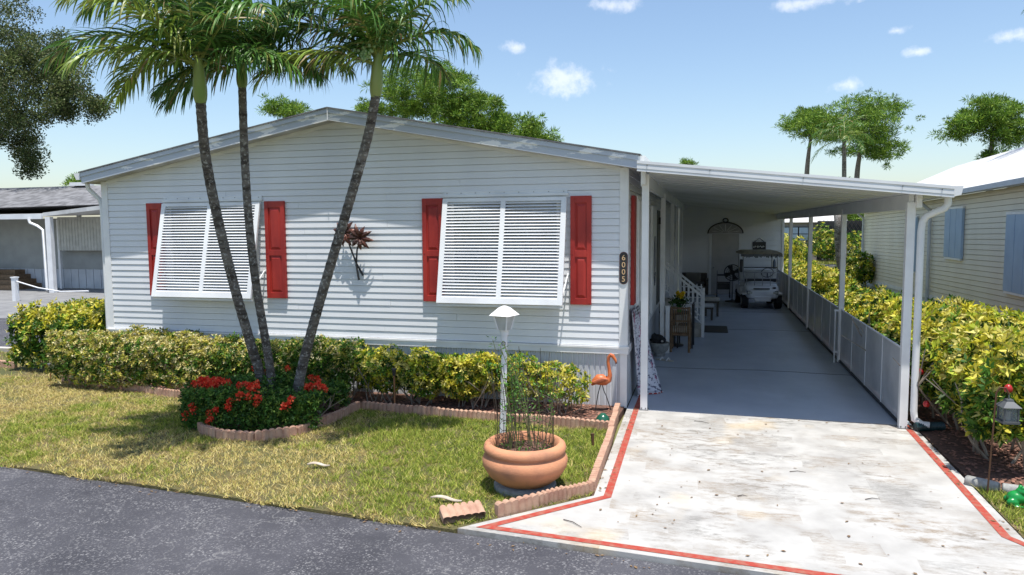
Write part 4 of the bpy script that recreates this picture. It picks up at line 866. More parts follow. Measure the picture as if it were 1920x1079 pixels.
def path_light(loc, lab, h, solar):
    t_ = thing('path_light', lab, 'path light', (loc[0], loc[1], 0), 'low garden path lights')
    x, y = loc[0], loc[1]
    MB().tube([(x, y, -.03), (x, y, h)], .012, 8).build('stake', mat('rusty_stake', (.30, .13, .05), (.20, .09, .04), .7), t_, True)
    MB().lathe([(.001, 0), (.022, 0), (.028, .06), (.03, .065), (.03, .08), (.036, .085), (.034, .10), (.001, .105)], (x, y, h), 16).build('lantern_head', M_METAL if solar else M_BLACK, t_, True)
path_light((-9.74, -.44), 'short stake path light with pale head at the left bed corner', .20, True); path_light((-3.14, -.945), 'tall rusty stake path light with black head in the mulch under the hedge', .50, False)
tag(MB().tube([(-.185, -1.90, -.03), (-.19, -1.89, .10), (-.195, -1.885, .135)], [.014, .018, .024], 9).build('garden_stake', mat('rust_brown', (.10, .045, .02), None, .8), None, True), 'short rusty brown stake stuck in the lawn near the driveway edging', 'stake')
def debris(c, L, a, lab):
    mb = MB(); n = 9; P = []
    for k in range(n+1):
        u = k/n; w = .035*math.sin(math.pi*min(.98, u*.9+.06)); x, y = c[0]+(u-.5)*L*math.cos(a), c[1]+(u-.5)*L*math.sin(a); z_ = .035+.02*math.sin(u*5)
        P += [(x-w*math.sin(a), y+w*math.cos(a), z_), (x, y, z_+.012), (x+w*math.sin(a), y-w*math.cos(a), z_)]
    mb.add(P, [q for k in range(n) for q in ((3*k, 3*k+3, 3*k+4, 3*k+1), (3*k+1, 3*k+4, 3*k+5, 3*k+2))])
    o = mb.build('fallen_spathe', mat('dry_spathe', (.55, .48, .40), (.40, .32, .25), .8, 12), None, True); m_ = o.modifiers.new('s', 'SOLIDIFY'); m_.thickness = .006; tag(o, lab, 'dead leaf', 'dry palm spathes on the lawn')
debris((-2.93, -3.40), .24, .35, 'pale dry curled palm spathe lying on the lawn below the flower bed'); debris((-1.25, -4.0), .30, .12, 'larger pale dry palm spathe lying on the grass near the road')
for (x, y, a, L, tl_) in ((1.95, -2.35, .1, .16, 'straight dark twig in the middle of the white driveway'), (-.1, -4.15, -.6, .22, 'curved black twig near the pointed driveway corner'), (.95, -.55, -.35, .2, 'thin dark twig just outside the carport shade'), (2.55, -3.0, .3, .14, 'pale thin twig on the driveway towards the frog'), (1.4, -3.2, .2, .09, 'tiny dark twig on the worn driveway paint')):
    tag(MB().tube([(x, y, .008), (x+L*.5*math.cos(a), y+L*.5*math.sin(a)+.02, .012), (x+L*math.cos(a), y+L*math.sin(a), .008)], [.004, .004, .002], 5).build('twig', M_DWOOD, None), tl_, 'twig', 'twigs on the driveway')
# hooked stake with lantern, frog, red hanging ornament
hk = thing('shepherd_hook', 'thin rusty shepherd hook stake in front of the right hedge', 'stake', (3.72, -2.53, 0))
MB().tube([(3.71, -2.53, -.03), (3.73, -2.53, .55), (3.745, -2.53, .98), (3.77, -2.53, 1.03), (3.82, -2.53, 1.03), (3.85, -2.53, .97)], .008, 6).build('rod', mat('rust_brown', (.1, .045, .02)), hk, True)
ln_ = thing('lantern', 'small dark metal lantern hanging from the hook by the right hedge', 'lantern', (3.85, -2.53, .70))
def frus2(c, z0, r0, z1, r1, rot=.9):
    a = [(c[0]+r0*math.cos(math.pi/2*k+rot), c[1]+r0*math.sin(math.pi/2*k+rot), z0) for k in range(4)]; b_ = [(c[0]+r1*math.cos(math.pi/2*k+rot), c[1]+r1*math.sin(math.pi/2*k+rot), z1) for k in range(4)]
    return MB().add(a+b_, [(3, 2, 1, 0), (4, 5, 6, 7)]+[(k, (k+1) % 4, 4+(k+1) % 4, 4+k) for k in range(4)])
LC = (3.85, -2.53); M_LAN = mat('slate_metal', (.06, .065, .075), (.09, .095, .10), .5)
frus2(LC, .70, .105, .722, .105).build('base', M_LAN, ln_); frus2(LC, .855, .115, .905, .045).build('roof', M_LAN, ln_); frus2(LC, .905, .045, .925, .04).build('cap', M_LAN, ln_)
frus2(LC, .722, .078, .855, .078).build('glass', mat('lantern_glass', (.3, .33, .33), None, .1, alpha=.45), ln_)
for k in range(4): a = math.pi/2*k+.9; MB().bar((LC[0]+.085*math.cos(a), LC[1]+.085*math.sin(a), .72), (LC[0]+.085*math.cos(a), LC[1]+.085*math.sin(a), .858), .014).build('frame_bar', M_LAN, ln_)
MB().tube([(LC[0], LC[1], .722), (LC[0], LC[1], .81)], .022, 10).build('candle', M_FABRIC, ln_, True); MB().tube([(LC[0], LC[1], .92), (LC[0], LC[1], .97)], .006, 6).build('hanger', M_LAN, ln_)
fg = thing('frog_statue', 'bright green glazed frog statue sitting by the driveway edge', 'statue', (3.87, -2.78, 0), None)
fx, fy_ = 3.86, -2.80
fm = MB().ball((fx, fy_, .075), (.085, .07, .062), 18, 12).ball((fx+.045, fy_-.01, .135), (.062, .055, .042), 16, 10).ball((fx+.03, fy_-.035, .172), .018).ball((fx+.03, fy_+.02, .172), .018).ball((fx-.05, fy_-.05, .04), (.055, .03, .04), 14, 8).ball((fx-.04, fy_+.05, .04), (.055, .03, .04), 14, 8)
fm.tube([(fx+.05, fy_-.05, .09), (fx+.065, fy_-.065, .04), (fx+.075, fy_-.07, .005)], [.02, .015, .02], 8).tube([(fx+.06, fy_+.04, .09), (fx+.075, fy_+.05, .04), (fx+.085, fy_+.055, .005)], [.02, .015, .02], 8).ball((fx-.01, fy_-.075, .012), (.045, .022, .012), 10, 6)
fo = fm.build('body', M_GREEN, fg, True); rm = fo.modifiers.new('r', 'REMESH'); rm.mode = 'VOXEL'; rm.voxel_size = .006; rm.use_smooth_shade = True; sm_ = fo.modifiers.new('sm', 'SMOOTH'); sm_.iterations = 10; sm_.factor = .5
for dy__ in (-.038, .023): MB().ball((fx+.043, fy_+dy__-.006, .176), .009, 8, 6).build('eye', M_BLACK, fg, True)
rd = mat('red_plastic', (.42, .02, .02), None, .3)
for (x, y, z_, lab) in ((3.72, -.42, .36, 'small red glass feeder hanging low in the right hedge near the drain pipe'), (3.70, -.2, .72, 'small red ornament beside the carport post in the hedge'), (3.88, -2.42, 1.0, 'red ornament on the upper twigs above the hanging lantern')):
    o = thing('hedge_ornament', lab, 'ornament', (x, y, z_)); MB().lathe([(.001, -.03), (.03, -.028), (.04, .0), (.028, .03), (.010, .045), (.001, .046)], (x, y, z_), 14).build('bulb', rd, o, True); MB().tube([(x, y, z_+.04), (x+.01, y, z_+.16)], .003, 5).build('wire', M_BLACK, o)

# ------------------------------------------------------------------ hedges and shrubs
def rosettes(p, nrmv, k, L, Wd, cols, wts, spread=.9, grow=None):
    n = len(p); nn = nrm(nrmv+rng.normal(0, .35, (n, 3))); a = nrm(np.cross(nn, nrm(rng.normal(size=(n, 3))))); b_ = np.cross(nn, a)
    P, D, Cc = [], [], []; base = palette(n, cols, wts, .12)
    for q in range(k):
        th = 2*np.pi*q/k+rng.uniform(-.3, .3, n); d = nn*rng.uniform(.15, .75, (n, 1))+(a*np.cos(th)[:, None]+b_*np.sin(th)[:, None])*spread
        P.append(p+rng.normal(0, .006, (n, 3))); D.append(d); Cc.append(base*(1+rng.uniform(-.22, .22, (n, 1))))
    P, D, Cc = np.concatenate(P), np.concatenate(D), np.concatenate(Cc); return leafset(P, D, L*rng.uniform(.7, 1.2, len(P)), Wd*rng.uniform(.8, 1.2, len(P)), Cc)
def hedge_pts(x0, x1, y0, y1, zf, n, z0=.10, power=.5, ragged=.07):
    """points biased to the shell of a clipped hedge; zf(x) gives its height"""
    x = rng.uniform(x0, x1, n); H = zf(x); yc = (y0+y1)/2; yw = (y1-y0)/2; th = rng.uniform(-.35, np.pi+.35, n)
    rad = 1-rng.random(n)**2.2*.55; c, s_ = np.cos(th), np.sin(th); e = .55
    y = yc+yw*np.sign(c)*np.abs(c)**e*rad; zc = H*.42; z_ = np.where(s_ > 0, zc+(H-zc)*np.abs(s_)**e*rad, zc-(zc-z0)*np.abs(s_)**.5*rad*1.0)
    low = rng.random(n) < .32; z_ = np.where(low, rng.uniform(z0, .8, n)*H, z_); y = np.where(low, yc+yw*np.sign(rng.normal(size=n))*rng.uniform(.75, 1.0, n), y)
    bump = (vnoise(x, y*2+z_*2, 3.0, 5)-.5)*2*ragged
    nv = np.stack([rng.normal(0, .25, n), (y-yc)/yw, (z_-zc)/np.maximum(H-zc, .05)], 1)
    p = np.stack([x, y, z_], 1)+nrm(nv)*bump[:, None]+rng.normal(0, .018, (n, 3)); return p, nv
def stems(mb, n, x0, x1, y0, y1, h, r=.010, br=3, lean=.12):
    for i in range(n):
        x, y = rnd.uniform(x0, x1), rnd.uniform(y0, y1); k = Vector((x, y, -.03)); m_ = k+Vector((rnd.gauss(0, lean), rnd.gauss(0, lean*.6), h*rnd.uniform(.35, .55)))
        mb.tube([k, k.lerp(m_, .5)+Vector((rnd.gauss(0, .03), 0, 0)), m_], [r*1.2, r, r*.9], 5, False)
        for j in range(br): e = m_+Vector((rnd.gauss(0, lean*1.2), rnd.gauss(0, lean*.8), h*rnd.uniform(.25, .5))); mb.tube([m_, m_.lerp(e, .5)+Vector((rnd.gauss(0, .02), rnd.gauss(0, .02), 0)), e], [r*.8, r*.6, r*.4], 4, False)
    return mb
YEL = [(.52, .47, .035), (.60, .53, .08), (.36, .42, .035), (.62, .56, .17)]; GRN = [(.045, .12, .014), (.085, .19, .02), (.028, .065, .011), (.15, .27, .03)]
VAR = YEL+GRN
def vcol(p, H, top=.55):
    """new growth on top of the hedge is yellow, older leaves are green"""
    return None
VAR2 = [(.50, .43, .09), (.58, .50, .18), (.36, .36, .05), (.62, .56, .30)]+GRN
def hedge(name, lab, x0, x1, y0, y1, zf, n, L, wy, wg, z0=.12, ragged=.07, nst=20, k=6, cat='hedge', var=None):
    t_ = thing(name, lab, cat, ((x0+x1)/2, (y0+y1)/2, 0)); p, nv = hedge_pts(x0, x1, y0, y1, zf, n, z0, .5, ragged)
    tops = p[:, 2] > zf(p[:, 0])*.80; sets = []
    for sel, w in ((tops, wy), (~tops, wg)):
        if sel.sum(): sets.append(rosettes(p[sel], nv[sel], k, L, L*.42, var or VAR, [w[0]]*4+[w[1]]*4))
    v, f, c = joinsets(sets); npmesh('foliage', v, f, LEAF, c, t_)
    stems(MB(), nst, x0+.1, x1-.1, y0+.15, y1-.15, float(np.mean(zf((np.array([x0, x1])))))*.85).build('stem', M_STEM, t_, kind='stuff')
    return t_
wob = lambda a, s_=.05, sd=3: (lambda x: a+s_*np.sin(np.asarray(x)*2.7+sd)+s_*.6*np.sin(np.asarray(x)*6.1+sd*2))
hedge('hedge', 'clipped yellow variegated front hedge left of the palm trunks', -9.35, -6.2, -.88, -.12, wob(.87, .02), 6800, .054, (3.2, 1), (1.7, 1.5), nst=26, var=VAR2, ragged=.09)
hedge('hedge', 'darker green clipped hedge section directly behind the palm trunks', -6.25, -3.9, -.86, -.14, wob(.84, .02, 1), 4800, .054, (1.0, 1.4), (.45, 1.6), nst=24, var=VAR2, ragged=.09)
def shrub(name, lab, cx, cy, rx, ry, H, n, L, wy, wg, nst, cat='shrub', k=6, z0=.12):
    t_ = thing(name, lab, cat, (cx, cy, 0)); d = nrm(rng.normal(size=(n, 3))); r = rng.random(n)**.33; r = np.maximum(r, .45)
    lump = 1+.28*(vnoise(d[:, 0]*1.3+cx, d[:, 2]*1.3+d[:, 1], 1.6, 9)-.5)*2
    p = np.stack([cx+d[:, 0]*rx*r*lump, cy+d[:, 1]*ry*r*lump, np.maximum(z0, z0+(H-z0)/2+d[:, 2]*(H-z0)/2*r*lump)], 1)
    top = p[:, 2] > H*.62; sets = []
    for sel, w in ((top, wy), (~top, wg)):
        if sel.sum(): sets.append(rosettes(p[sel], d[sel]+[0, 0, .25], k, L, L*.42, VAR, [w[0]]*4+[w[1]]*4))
    v, f, c = joinsets(sets); npmesh('foliage', v, f, LEAF, c, t_); stems(MB(), nst, cx-rx*.4, cx+rx*.4, cy-ry*.4, cy+ry*.4, H*.9, .008, 3, rx*.28).build('stem', M_STEM, t_, kind='stuff'); return t_
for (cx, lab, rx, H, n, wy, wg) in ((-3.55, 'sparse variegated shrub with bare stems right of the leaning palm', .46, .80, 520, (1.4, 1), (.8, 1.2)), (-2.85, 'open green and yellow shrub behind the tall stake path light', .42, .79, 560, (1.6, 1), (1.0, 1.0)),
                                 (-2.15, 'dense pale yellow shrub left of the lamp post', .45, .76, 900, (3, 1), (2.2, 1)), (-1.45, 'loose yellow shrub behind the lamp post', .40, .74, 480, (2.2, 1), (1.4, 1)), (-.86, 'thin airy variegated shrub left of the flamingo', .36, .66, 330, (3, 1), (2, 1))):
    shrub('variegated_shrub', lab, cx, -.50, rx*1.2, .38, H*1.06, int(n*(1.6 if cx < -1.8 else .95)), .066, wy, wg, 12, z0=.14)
hedge('hedge', 'tall yellow topped green hedge at the left corner of the white house', -11.3, -9.15, .1, 1.75, wob(1.16, .05, 2), 4600, .085, (3.2, 1), (.55, 1.8), ragged=.10, nst=16)
def side_hedge(name, lab, x0, x1, y0, y1, H, n, L, wy, wg, z0, nst, rag=.12):
    t_ = thing(name, lab, 'hedge', ((x0+x1)/2, (y0+y1)/2, 0)); p, nv = hedge_pts(y0, y1, x0, x1, wob(H, .08, 4), n, z0, .5, rag); p = p[:, [1, 0, 2]]; nv = nv[:, [1, 0, 2]]
    endk = rng.random(n) < .10; p[endk, 1] = y0+rng.normal(0, .06, endk.sum()); nv[endk, 1] = -1
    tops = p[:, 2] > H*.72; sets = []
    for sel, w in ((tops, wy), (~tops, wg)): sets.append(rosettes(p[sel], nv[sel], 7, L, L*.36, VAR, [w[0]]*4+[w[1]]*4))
    v, f, c = joinsets(sets); npmesh('foliage', v, f, LEAF, c, t_); stems(MB(), nst, x0+.2, x1-.3, y0+.1, y1-.1, H*.9, .014, 4, .22).build('stem', M_STEM, t_, kind='stuff')
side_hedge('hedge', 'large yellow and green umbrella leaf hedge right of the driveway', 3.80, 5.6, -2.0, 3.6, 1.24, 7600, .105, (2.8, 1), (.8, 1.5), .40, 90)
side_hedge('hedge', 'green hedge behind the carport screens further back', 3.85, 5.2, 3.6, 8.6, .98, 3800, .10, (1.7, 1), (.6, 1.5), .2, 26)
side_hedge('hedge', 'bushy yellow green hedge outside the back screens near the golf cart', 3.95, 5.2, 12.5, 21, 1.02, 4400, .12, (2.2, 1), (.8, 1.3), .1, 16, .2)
# red flowering shrub (ixora) at the palms
ix = thing('ixora_shrub', 'low dark green shrub covered in red flower clusters at the palm bases', 'shrub', (-4.5, -1.75, 0))
n = 5200; x = rng.uniform(-5.50, -3.70, n); yc = -1.80+(x+4.5)*.16; hw_ = .62*np.sqrt(np.clip(1-((x+4.60)/1.02)**4, .03, 1)); H = .50+.05*np.sin(x*5)-.06*(x+4.5)
th = rng.uniform(-.3, np.pi+.3, n); rr = 1-rng.random(n)**2*.5; c_, s_ = np.cos(th), np.sin(th); e = .5
y = yc+hw_*np.sign(c_)*np.abs(c_)**e*rr; zz = np.where(s_ > 0, .22+(H-.22)*np.abs(s_)**e*rr, .22-.15*np.abs(s_)*rr); low = rng.random(n) < .35; zz = np.where(low, rng.uniform(.07, 1, n)*H*.95, zz); y = np.where(low, yc+hw_*np.where(rng.random(n) < .8, -1, 1)*rng.uniform(.86, 1.02, n), y)
nv = np.stack([rng.normal(0, .4, n), (y-yc)/hw_, (zz-.2)/.3], 1); v, f, c = rosettes(np.stack([x, y, zz], 1)+rng.normal(0, .02, (n, 3)), nv, 5, .048, .022, [(.05, .13, .022), (.09, .20, .03), (.03, .08, .016), (.20, .30, .05)], [3, 3, 2, 2]); npmesh('foliage', v, f, LEAF, c, ix)
stems(MB(), 22, -5.3, -3.8, -2.05, -1.5, .45, .008, 3, .1).build('stem', M_STEM, ix, kind='stuff')
fcl = []
for (fxp, fyp, k, sp_) in ((-5.26, -2.14, 40, .20), (-5.0, -2.2, 8, .2), (-4.55, -2.25, 8, .16), (-3.85, -1.85, 5, .16), (-4.85, -1.5, 3, .3), (-4.2, -1.5, 3, .25)):
    for q in range(k): fcl.append((fxp+rnd.uniform(-sp_, sp_), fyp+rnd.uniform(-sp_, sp_)*.6, .51+.05*math.sin(fxp*5)-.06*(fxp+4.5)+rnd.uniform(-.02, .05)))
for q in range(16): xx = rnd.uniform(-5.4, -3.7); yy = -1.80+(xx+4.5)*.16-.62*math.sqrt(max(.03, 1-((xx+4.54)/1.08)**4))-.03; fcl.append((xx, yy, rnd.uniform(.12, .48)))
for q in range(14): fcl.append((-5.42+rnd.uniform(-.05, .14), -2.02+rnd.uniform(-.22, .16), rnd.uniform(.36, .56)))
fme = []
for q in range(4):
    d = nrm(rng.normal(size=(40, 3))+[0, -.25, .7]); v, f, c = leafset(d*.022, d*.4+rng.normal(size=(40, 3)), .028, .018, palette(40, [(.78, .05, .025), (.88, .10, .04), (.62, .03, .02), (.90, .22, .10)], [3, 3, 2, 1])); o = npmesh('flower_cluster', v, f, LEAF, c); fme.append(o.data); bpy.data.objects.remove(o)
for q, p in enumerate(fcl): inst('flower_cluster', fme[q % 4], ix, p, (0, 0, rnd.uniform(0, 6)), (rnd.uniform(1.0, 1.7),)*3)

# ------------------------------------------------------------------ palms
def frond(az, el, L, droop, seed, wind=(-.22, .04, 0), nleaf=60, ll=.54):
    r = np.random.default_rng(seed); pos = np.zeros(3); d = np.array([math.cos(az)*math.cos(el), math.sin(az)*math.cos(el), math.sin(el)]); m_ = 26; ds = L/m_; pts = [pos.copy()]; tan = [d.copy()]
    w = np.array(wind)
    for i in range(m_): d = d+(np.array([0, 0, -droop])*(.45+1.2*i/m_)+w*.35)*ds/1.0; d /= np.linalg.norm(d); pos = pos+d*ds; pts.append(pos.copy()); tan.append(d.copy())
    pts, tan = np.array(pts), np.array(tan); V, Fq, Cq = [], [], []; k = 0
    yel = r.random() < .22
    def add(ring, col):
        nonlocal k
        m2 = len(ring); 
        for a, b_ in ring: V.extend([a, b_]); Cq.extend([col, col])
        for i in range(m2-1): Fq.append((k+2*i, k+2*i+1, k+2*i+3, k+2*i+2))
        k += 2*m2
    up_ = np.array([0, 0, 1.0])
    for axis in (0, 1):      # crossed ribbons make the rachis
        ring = []
        for i in range(m_+1):
            s_ = np.cross(tan[i], up_); s_ = s_/max(np.linalg.norm(s_), 1e-6); q = s_ if axis == 0 else np.cross(s_, tan[i]); wd = .019*(1-i/m_)+.003; ring.append((pts[i]-q*wd, pts[i]+q*wd))
        add(ring, (.30, .34, .09))
    for side in (-1, 1):
        for j in range(nleaf):
            u = .10+.90*(j+r.uniform(-.3, .3))/nleaf; u = min(max(u, .05), .995); fi = u*m_; i = min(int(fi), m_-1); p = pts[i]*(1-(fi-i))+pts[i+1]*(fi-i); tg = tan[i]
            s_ = np.cross(tg, up_); s_ /= max(np.linalg.norm(s_), 1e-6); nn = np.cross(s_, tg)
            ln__ = ll*(.35+.65*math.sin(math.pi*min(1, .18+u*.80))**.7)*r.uniform(.82, 1.1)
            d = side*s_*(.95-.35*u)+tg*(.45+.55*u)+nn*r.uniform(.0, .45)+r.normal(size=3)*.13; d /= np.linalg.norm(d); wd = .0135*r.uniform(.7, 1.2)
            q = np.cross(d, nn+.4*r.normal(size=3)); q /= max(np.linalg.norm(q), 1e-6); x = p.copy(); ring = []; sg = 5; dr = r.uniform(.22, .80)
            for e in range(sg+1):
                ww = wd*(.55, 1, 1, .85, .5, .08)[e]; ring.append((x-q*ww, x+q*ww)); d = d+np.array([0, 0, -dr])*(.3+.22*e)+w*r.uniform(.4, 1.6)*.55; d /= np.linalg.norm(d); x = x+d*ln__/sg
            g0 = r.uniform(.6, 1.25); col = np.array((.09, .20, .036) if not yel else (.22, .31, .05))*g0
            if r.random() < .12: col = np.array((.24, .26, .07))
            if r.random() < .04: col = np.array((.30, .22, .10))
            add(ring, tuple(col))
    return np.array(V), np.array(Fq), np.array(Cq)
def smooth_path(P, n=40):
    P = [Vector(p) for p in P]; out_ = []; m_ = len(P)-1
    for i in range(n+1):
        u = i/n*m_; k = min(int(u), m_-1); t_ = u-k; p0, p1, p2, p3 = P[max(k-1, 0)], P[k], P[k+1], P[min(k+2, m_)]
        out_.append(.5*((2*p1)+(-p0+p2)*t_+(2*p0-5*p1+4*p2-p3)*t_*t_+(-p0+3*p1-3*p2+p3)*t_**3))
    return out_
def palm(lab, pix, ytop, shaft, r0, r1, fr, seed, nleaf=60):
    n = len(pix); P = []
    for i, (u, v) in enumerate(pix): q = i/(n-1); P.append(Vector(at(u, v, -1.62+(ytop+1.62)*q**1.25)))
    b0 = P[0]; P = [Vector((b0.x+(b0.x-P[1].x)*.5, b0.y, -.05))]+P
    t_ = thing('palm_tree', lab, 'palm tree', (P[0].x, P[0].y, 0), 'palms in the flower bed'); sp_ = smooth_path(P, 120)
    rad = []
    for i in range(121):
        q = i/120; rad.append((r0*(1.25-.25*min(1, q*6))+(r1-r0)*q)*(1+(.045 if i % 3 == 0 else -.012)+rnd.uniform(-.012, .012)))
    MB().tube(sp_, rad, 18).build('trunk', M_PTRUNK, t_, True)
    top = sp_[-1]; tdir = (sp_[-1]-sp_[-6]).normalized(); sdir = (tdir+Vector((0, 0, 1.4))).normalized(); L = shaft
    S0 = [top-tdir*.03+sdir*(L*k/10) for k in range(11)]
    MB().tube(S0, [r1*q for q in (1.02, 1.28, 1.38, 1.40, 1.36, 1.28, 1.18, 1.08, .98, .86, .70)], 18).build('crownshaft', M_SHAFT, t_, True)
    cr0 = S0[-2]
    for i, (az, el, Lf, dr) in enumerate(fr):
        V, Fq, Cq = frond(R_(az), R_(el+5), Lf*.93, dr*.90, seed*100+i, nleaf=nleaf); npmesh('frond', V+np.array(cr0-sdir*(.03*(i % 4))), Fq, PALM, Cq, t_)
    V, Fq, Cq = frond(R_(80), R_(86), .9, .05, seed*100+77, nleaf=8, ll=.12); npmesh('spear_leaf', V+np.array(cr0), Fq, PALM, Cq, t_)
    return t_, cr0
FR1 = [(180, 52, 2.0, .95), (200, 30, 1.9, .9), (165, 22, 1.8, .95), (150, 60, 2.1, .9), (225, 62, 1.9, .9), (120, 40, 1.8, .9), (90, 65, 1.9, .9), (60, 45, 1.7, .95), (20, 58, 1.7, 1.0), (340, 40, 1.5, 1.05), (300, 58, 1.7, .95), (260, 40, 1.7, .9), (190, 70, 2.1, .85), (235, 14, 1.4, .9), (10, 20, 1.3, 1.1), (285, 76, 1.8, .8)]
palm('grey trunked palm leaning left over the white house front', [(488, 708), (470, 645), (440, 540), (407, 405), (385, 290), (376, 190)], -3.05, .50, .066, .056, FR1, 1)
FR2 = [(350, 35, 1.5, 1.0), (20, 55, 1.6, .9), (320, 10, 1.2, .9), (185, -5, 1.2, .9), (200, 35, 1.4, 1.0), (60, 55, 1.6, .9), (110, 45, 1.5, .9), (260, 30, 1.3, 1.0), (0, 5, 1.2, 1.0), (295, 48, 1.5, .95), (160, 60, 1.5, .9), (35, 25, 1.5, .95), (215, -15, 1.1, .7)]
palm('slender upright middle palm between the two leaning palms', [(508, 708), (498, 640), (481, 540), (468, 430), (459, 300), (454, 160)], -2.35, .38, .060, .048, FR2, 2)
FR3 = [(190, 35, 1.8, 1.0), (205, 60, 1.8, .95), (170, 55, 1.7, .95), (215, 15, 1.5, 1.0), (5, 30, 1.35, 1.25), (350, 50, 1.4, 1.25), (20, 62, 1.4, 1.1), (90, 50, 1.5, .95), (130, 65, 1.7, .9), (270, 45, 1.4, .95), (310, 62, 1.3, 1.0), (240, 70, 1.6, .9), (150, 25, 1.5, 1.0), (60, 20, 1.2, 1.1)]
t3, c3 = palm('dark trunked palm leaning right with a cluster of pale fruit', [(564, 702), (590, 600), (625, 480), (660, 362), (690, 255), (705, 178)], -2.25, .50, .068, .054, FR3, 3)
fr_ = MB()
for q in range(46): a = rnd.uniform(0, 6.3); r_ = rnd.uniform(0, .13); fr_.ball((c3.x-.10+r_*math.cos(a), c3.y-.14+r_*math.sin(a)*.6, c3.z+.02+rnd.uniform(-.09, .09)), .019, 8, 5)
fr_.build('fruit_cluster', mat('pale_fruit', (.30, .42, .18), None, .5), t3, True, kind='stuff')

# ------------------------------------------------------------------ background trees
def clumpset(C, rad, n, L, Wd, cols, wts, flatz=.75, out_bias=.7):
    C = np.asarray(C, float); m_ = len(C); idx = np.repeat(np.arange(m_), n); d = nrm(rng.normal(size=(m_*n, 3))); rr = np.broadcast_to(rad, (m_,))[idx][:, None]*(rng.random((m_*n, 1))**.45)
    p = C[idx]+d*rr*np.array([1, 1, flatz]); tint = (1+rng.uniform(-.28, .28, (m_, 1)))[idx]
    return leafset(p, d*out_bias+rng.normal(size=(m_*n, 3))*.6+[0, 0, .2], L*rng.uniform(.7, 1.3, m_*n), Wd, palette(m_*n, cols, wts, .2)*tint)
def branch(lm, roots, C, r0):
    nodes = [(Vector(p), r0) for p in roots]; todo = sorted([Vector(c) for c in C], key=lambda c: min((c-p).length for p, _ in nodes))
    for c in todo:
        k, rk = min(nodes, key=lambda q: (q[0]-c).length*(1.0+.25*(q[1] < .02))); m_ = k.lerp(c, .5)+Vector((rnd.gauss(0, .08), rnd.gauss(0, .08), rnd.gauss(-.03, .08))); r1 = max(.010, rk*.72)
        lm.tube([k, m_, c], [r1, r1*.85, r1*.7], 5, False); nodes.append((c, r1*.85))
def tufts(C, n, L, Wd, cols, wts):
    C = np.asarray(C, float); m_ = len(C); idx = np.repeat(np.arange(m_), n); d = nrm(rng.normal(size=(m_*n, 3))+[0, 0, .45]); sc = rng.uniform(.7, 1.25, m_)[idx]
    p = C[idx]+d*(rng.random((m_*n, 1))*.30*sc[:, None])*np.array([1.2, 1.2, .7]); tint = (1+rng.uniform(-.25, .25, (m_, 1)))[idx]
    return leafset(p, d+rng.normal(size=(m_*n, 3))*.22, L*sc*rng.uniform(.7, 1.15, m_*n), Wd, palette(m_*n, cols, wts, .2)*tint)
def pine(lab, Y, trunk, clumps, rad, n, name='pine_tree', limb_from=.45, group=None, cols=None):
    """trunk: survey points (u,v) from base to top; clumps: survey points with depth spread"""
    cols = cols or [(.10, .20, .025), (.17, .29, .035), (.26, .36, .05), (.05, .11, .02)]
    tb_ = Vector(at(*trunk[0], Y)); base = Vector((tb_.x, Y, 0)); t_ = thing(name, lab, 'tree', base, group); P = [base]+[Vector(at(u, v, Y)) for u, v in trunk]
    MB().tube(smooth_path(P, 16), [.26-.16*i/16 for i in range(17)], 9).build('trunk', M_BARK, t_, True)
    C = [np.array(at(u, v, Y+rnd.uniform(-1, 1)*dep)) for (u, v, dep) in clumps]; lm = MB(); sp_ = smooth_path(P, 30)
    branch(lm, [sp_[j] for j in range(int(30*limb_from), 30, 3)], C, .085)
    lm.build('limb', M_BARK, t_, kind='stuff')
    sub = []
    for cc in C:
        for q in range(4): sub.append(cc+rng.normal(size=3)*[rad*.62, rad*.62, rad*.34]+[0, 0, .1])
    v, f, c = tufts(sub, int(n*.62), .32, .05, cols, [3, 3, 2, 1]); npmesh('crown', v, f, LEAF, c, t_)
def blob(cu, cv, ru, rv, n, dep, holes=0):
    L = []
    while len(L) < n:
        a = rnd.uniform(0, 6.283); r = math.sqrt(rnd.random()); L.append((cu+ru*r*math.cos(a), cv+rv*r*math.sin(a), dep))
    return L
pine('broad bright green pine tree rising behind the white house roof', 38, [(805, 330), (812, 240), (820, 170)], blob(800, 180, 95, 48, 95, 2.5)+blob(880, 215, 70, 36, 50, 2)+blob(950, 245, 60, 22, 36, 2)+blob(1010, 262, 35, 10, 14, 1)+blob(700, 208, 25, 10, 8, 1), .62, 110)
pine('small pine top peeking above the roof behind the middle palm', 40, [(540, 330), (540, 215)], blob(540, 208, 36, 16, 24, 1), .5, 90)
pine('tall round crowned pine behind the carport roof', 52, [(1606, 345), (1612, 290), (1625, 215)], blob(1640, 225, 52, 46, 56, 2.5)+blob(1660, 290, 28, 14, 12, 1)+blob(1600, 265, 60, 34, 36, 2)+blob(1545, 235, 40, 30, 30, 2), .75, 90)
pine('thin trunked pine at the left of the pine group', 54, [(1512, 345), (1516, 290), (1522, 250)], blob(1512, 235, 38, 22, 34, 1.5), .65, 90)
pine('flat topped open pine above the right neighbour roof', 46, [(1856, 345), (1857, 300), (1862, 240)], blob(1860, 215, 55, 24, 40, 1.5)+blob(1815, 235, 34, 22, 18, 1)+blob(1895, 250, 34, 26, 24, 1)+blob(1790, 255, 14, 6, 5, .5)+blob(1858, 296, 12, 7, 5, .4), .55, 85)
pine('tiny distant treetop just over the carport roof', 70, [(1290, 330), (1290, 310)], blob(1290, 308, 6, 4, 6, .5), .4, 60, 'distant_tree')
pine('far low treetop behind the left neighbour roof', 45, [(145, 352), (145, 348)], blob(145, 345, 16, 6, 10, .8), .5, 70, 'distant_tree')
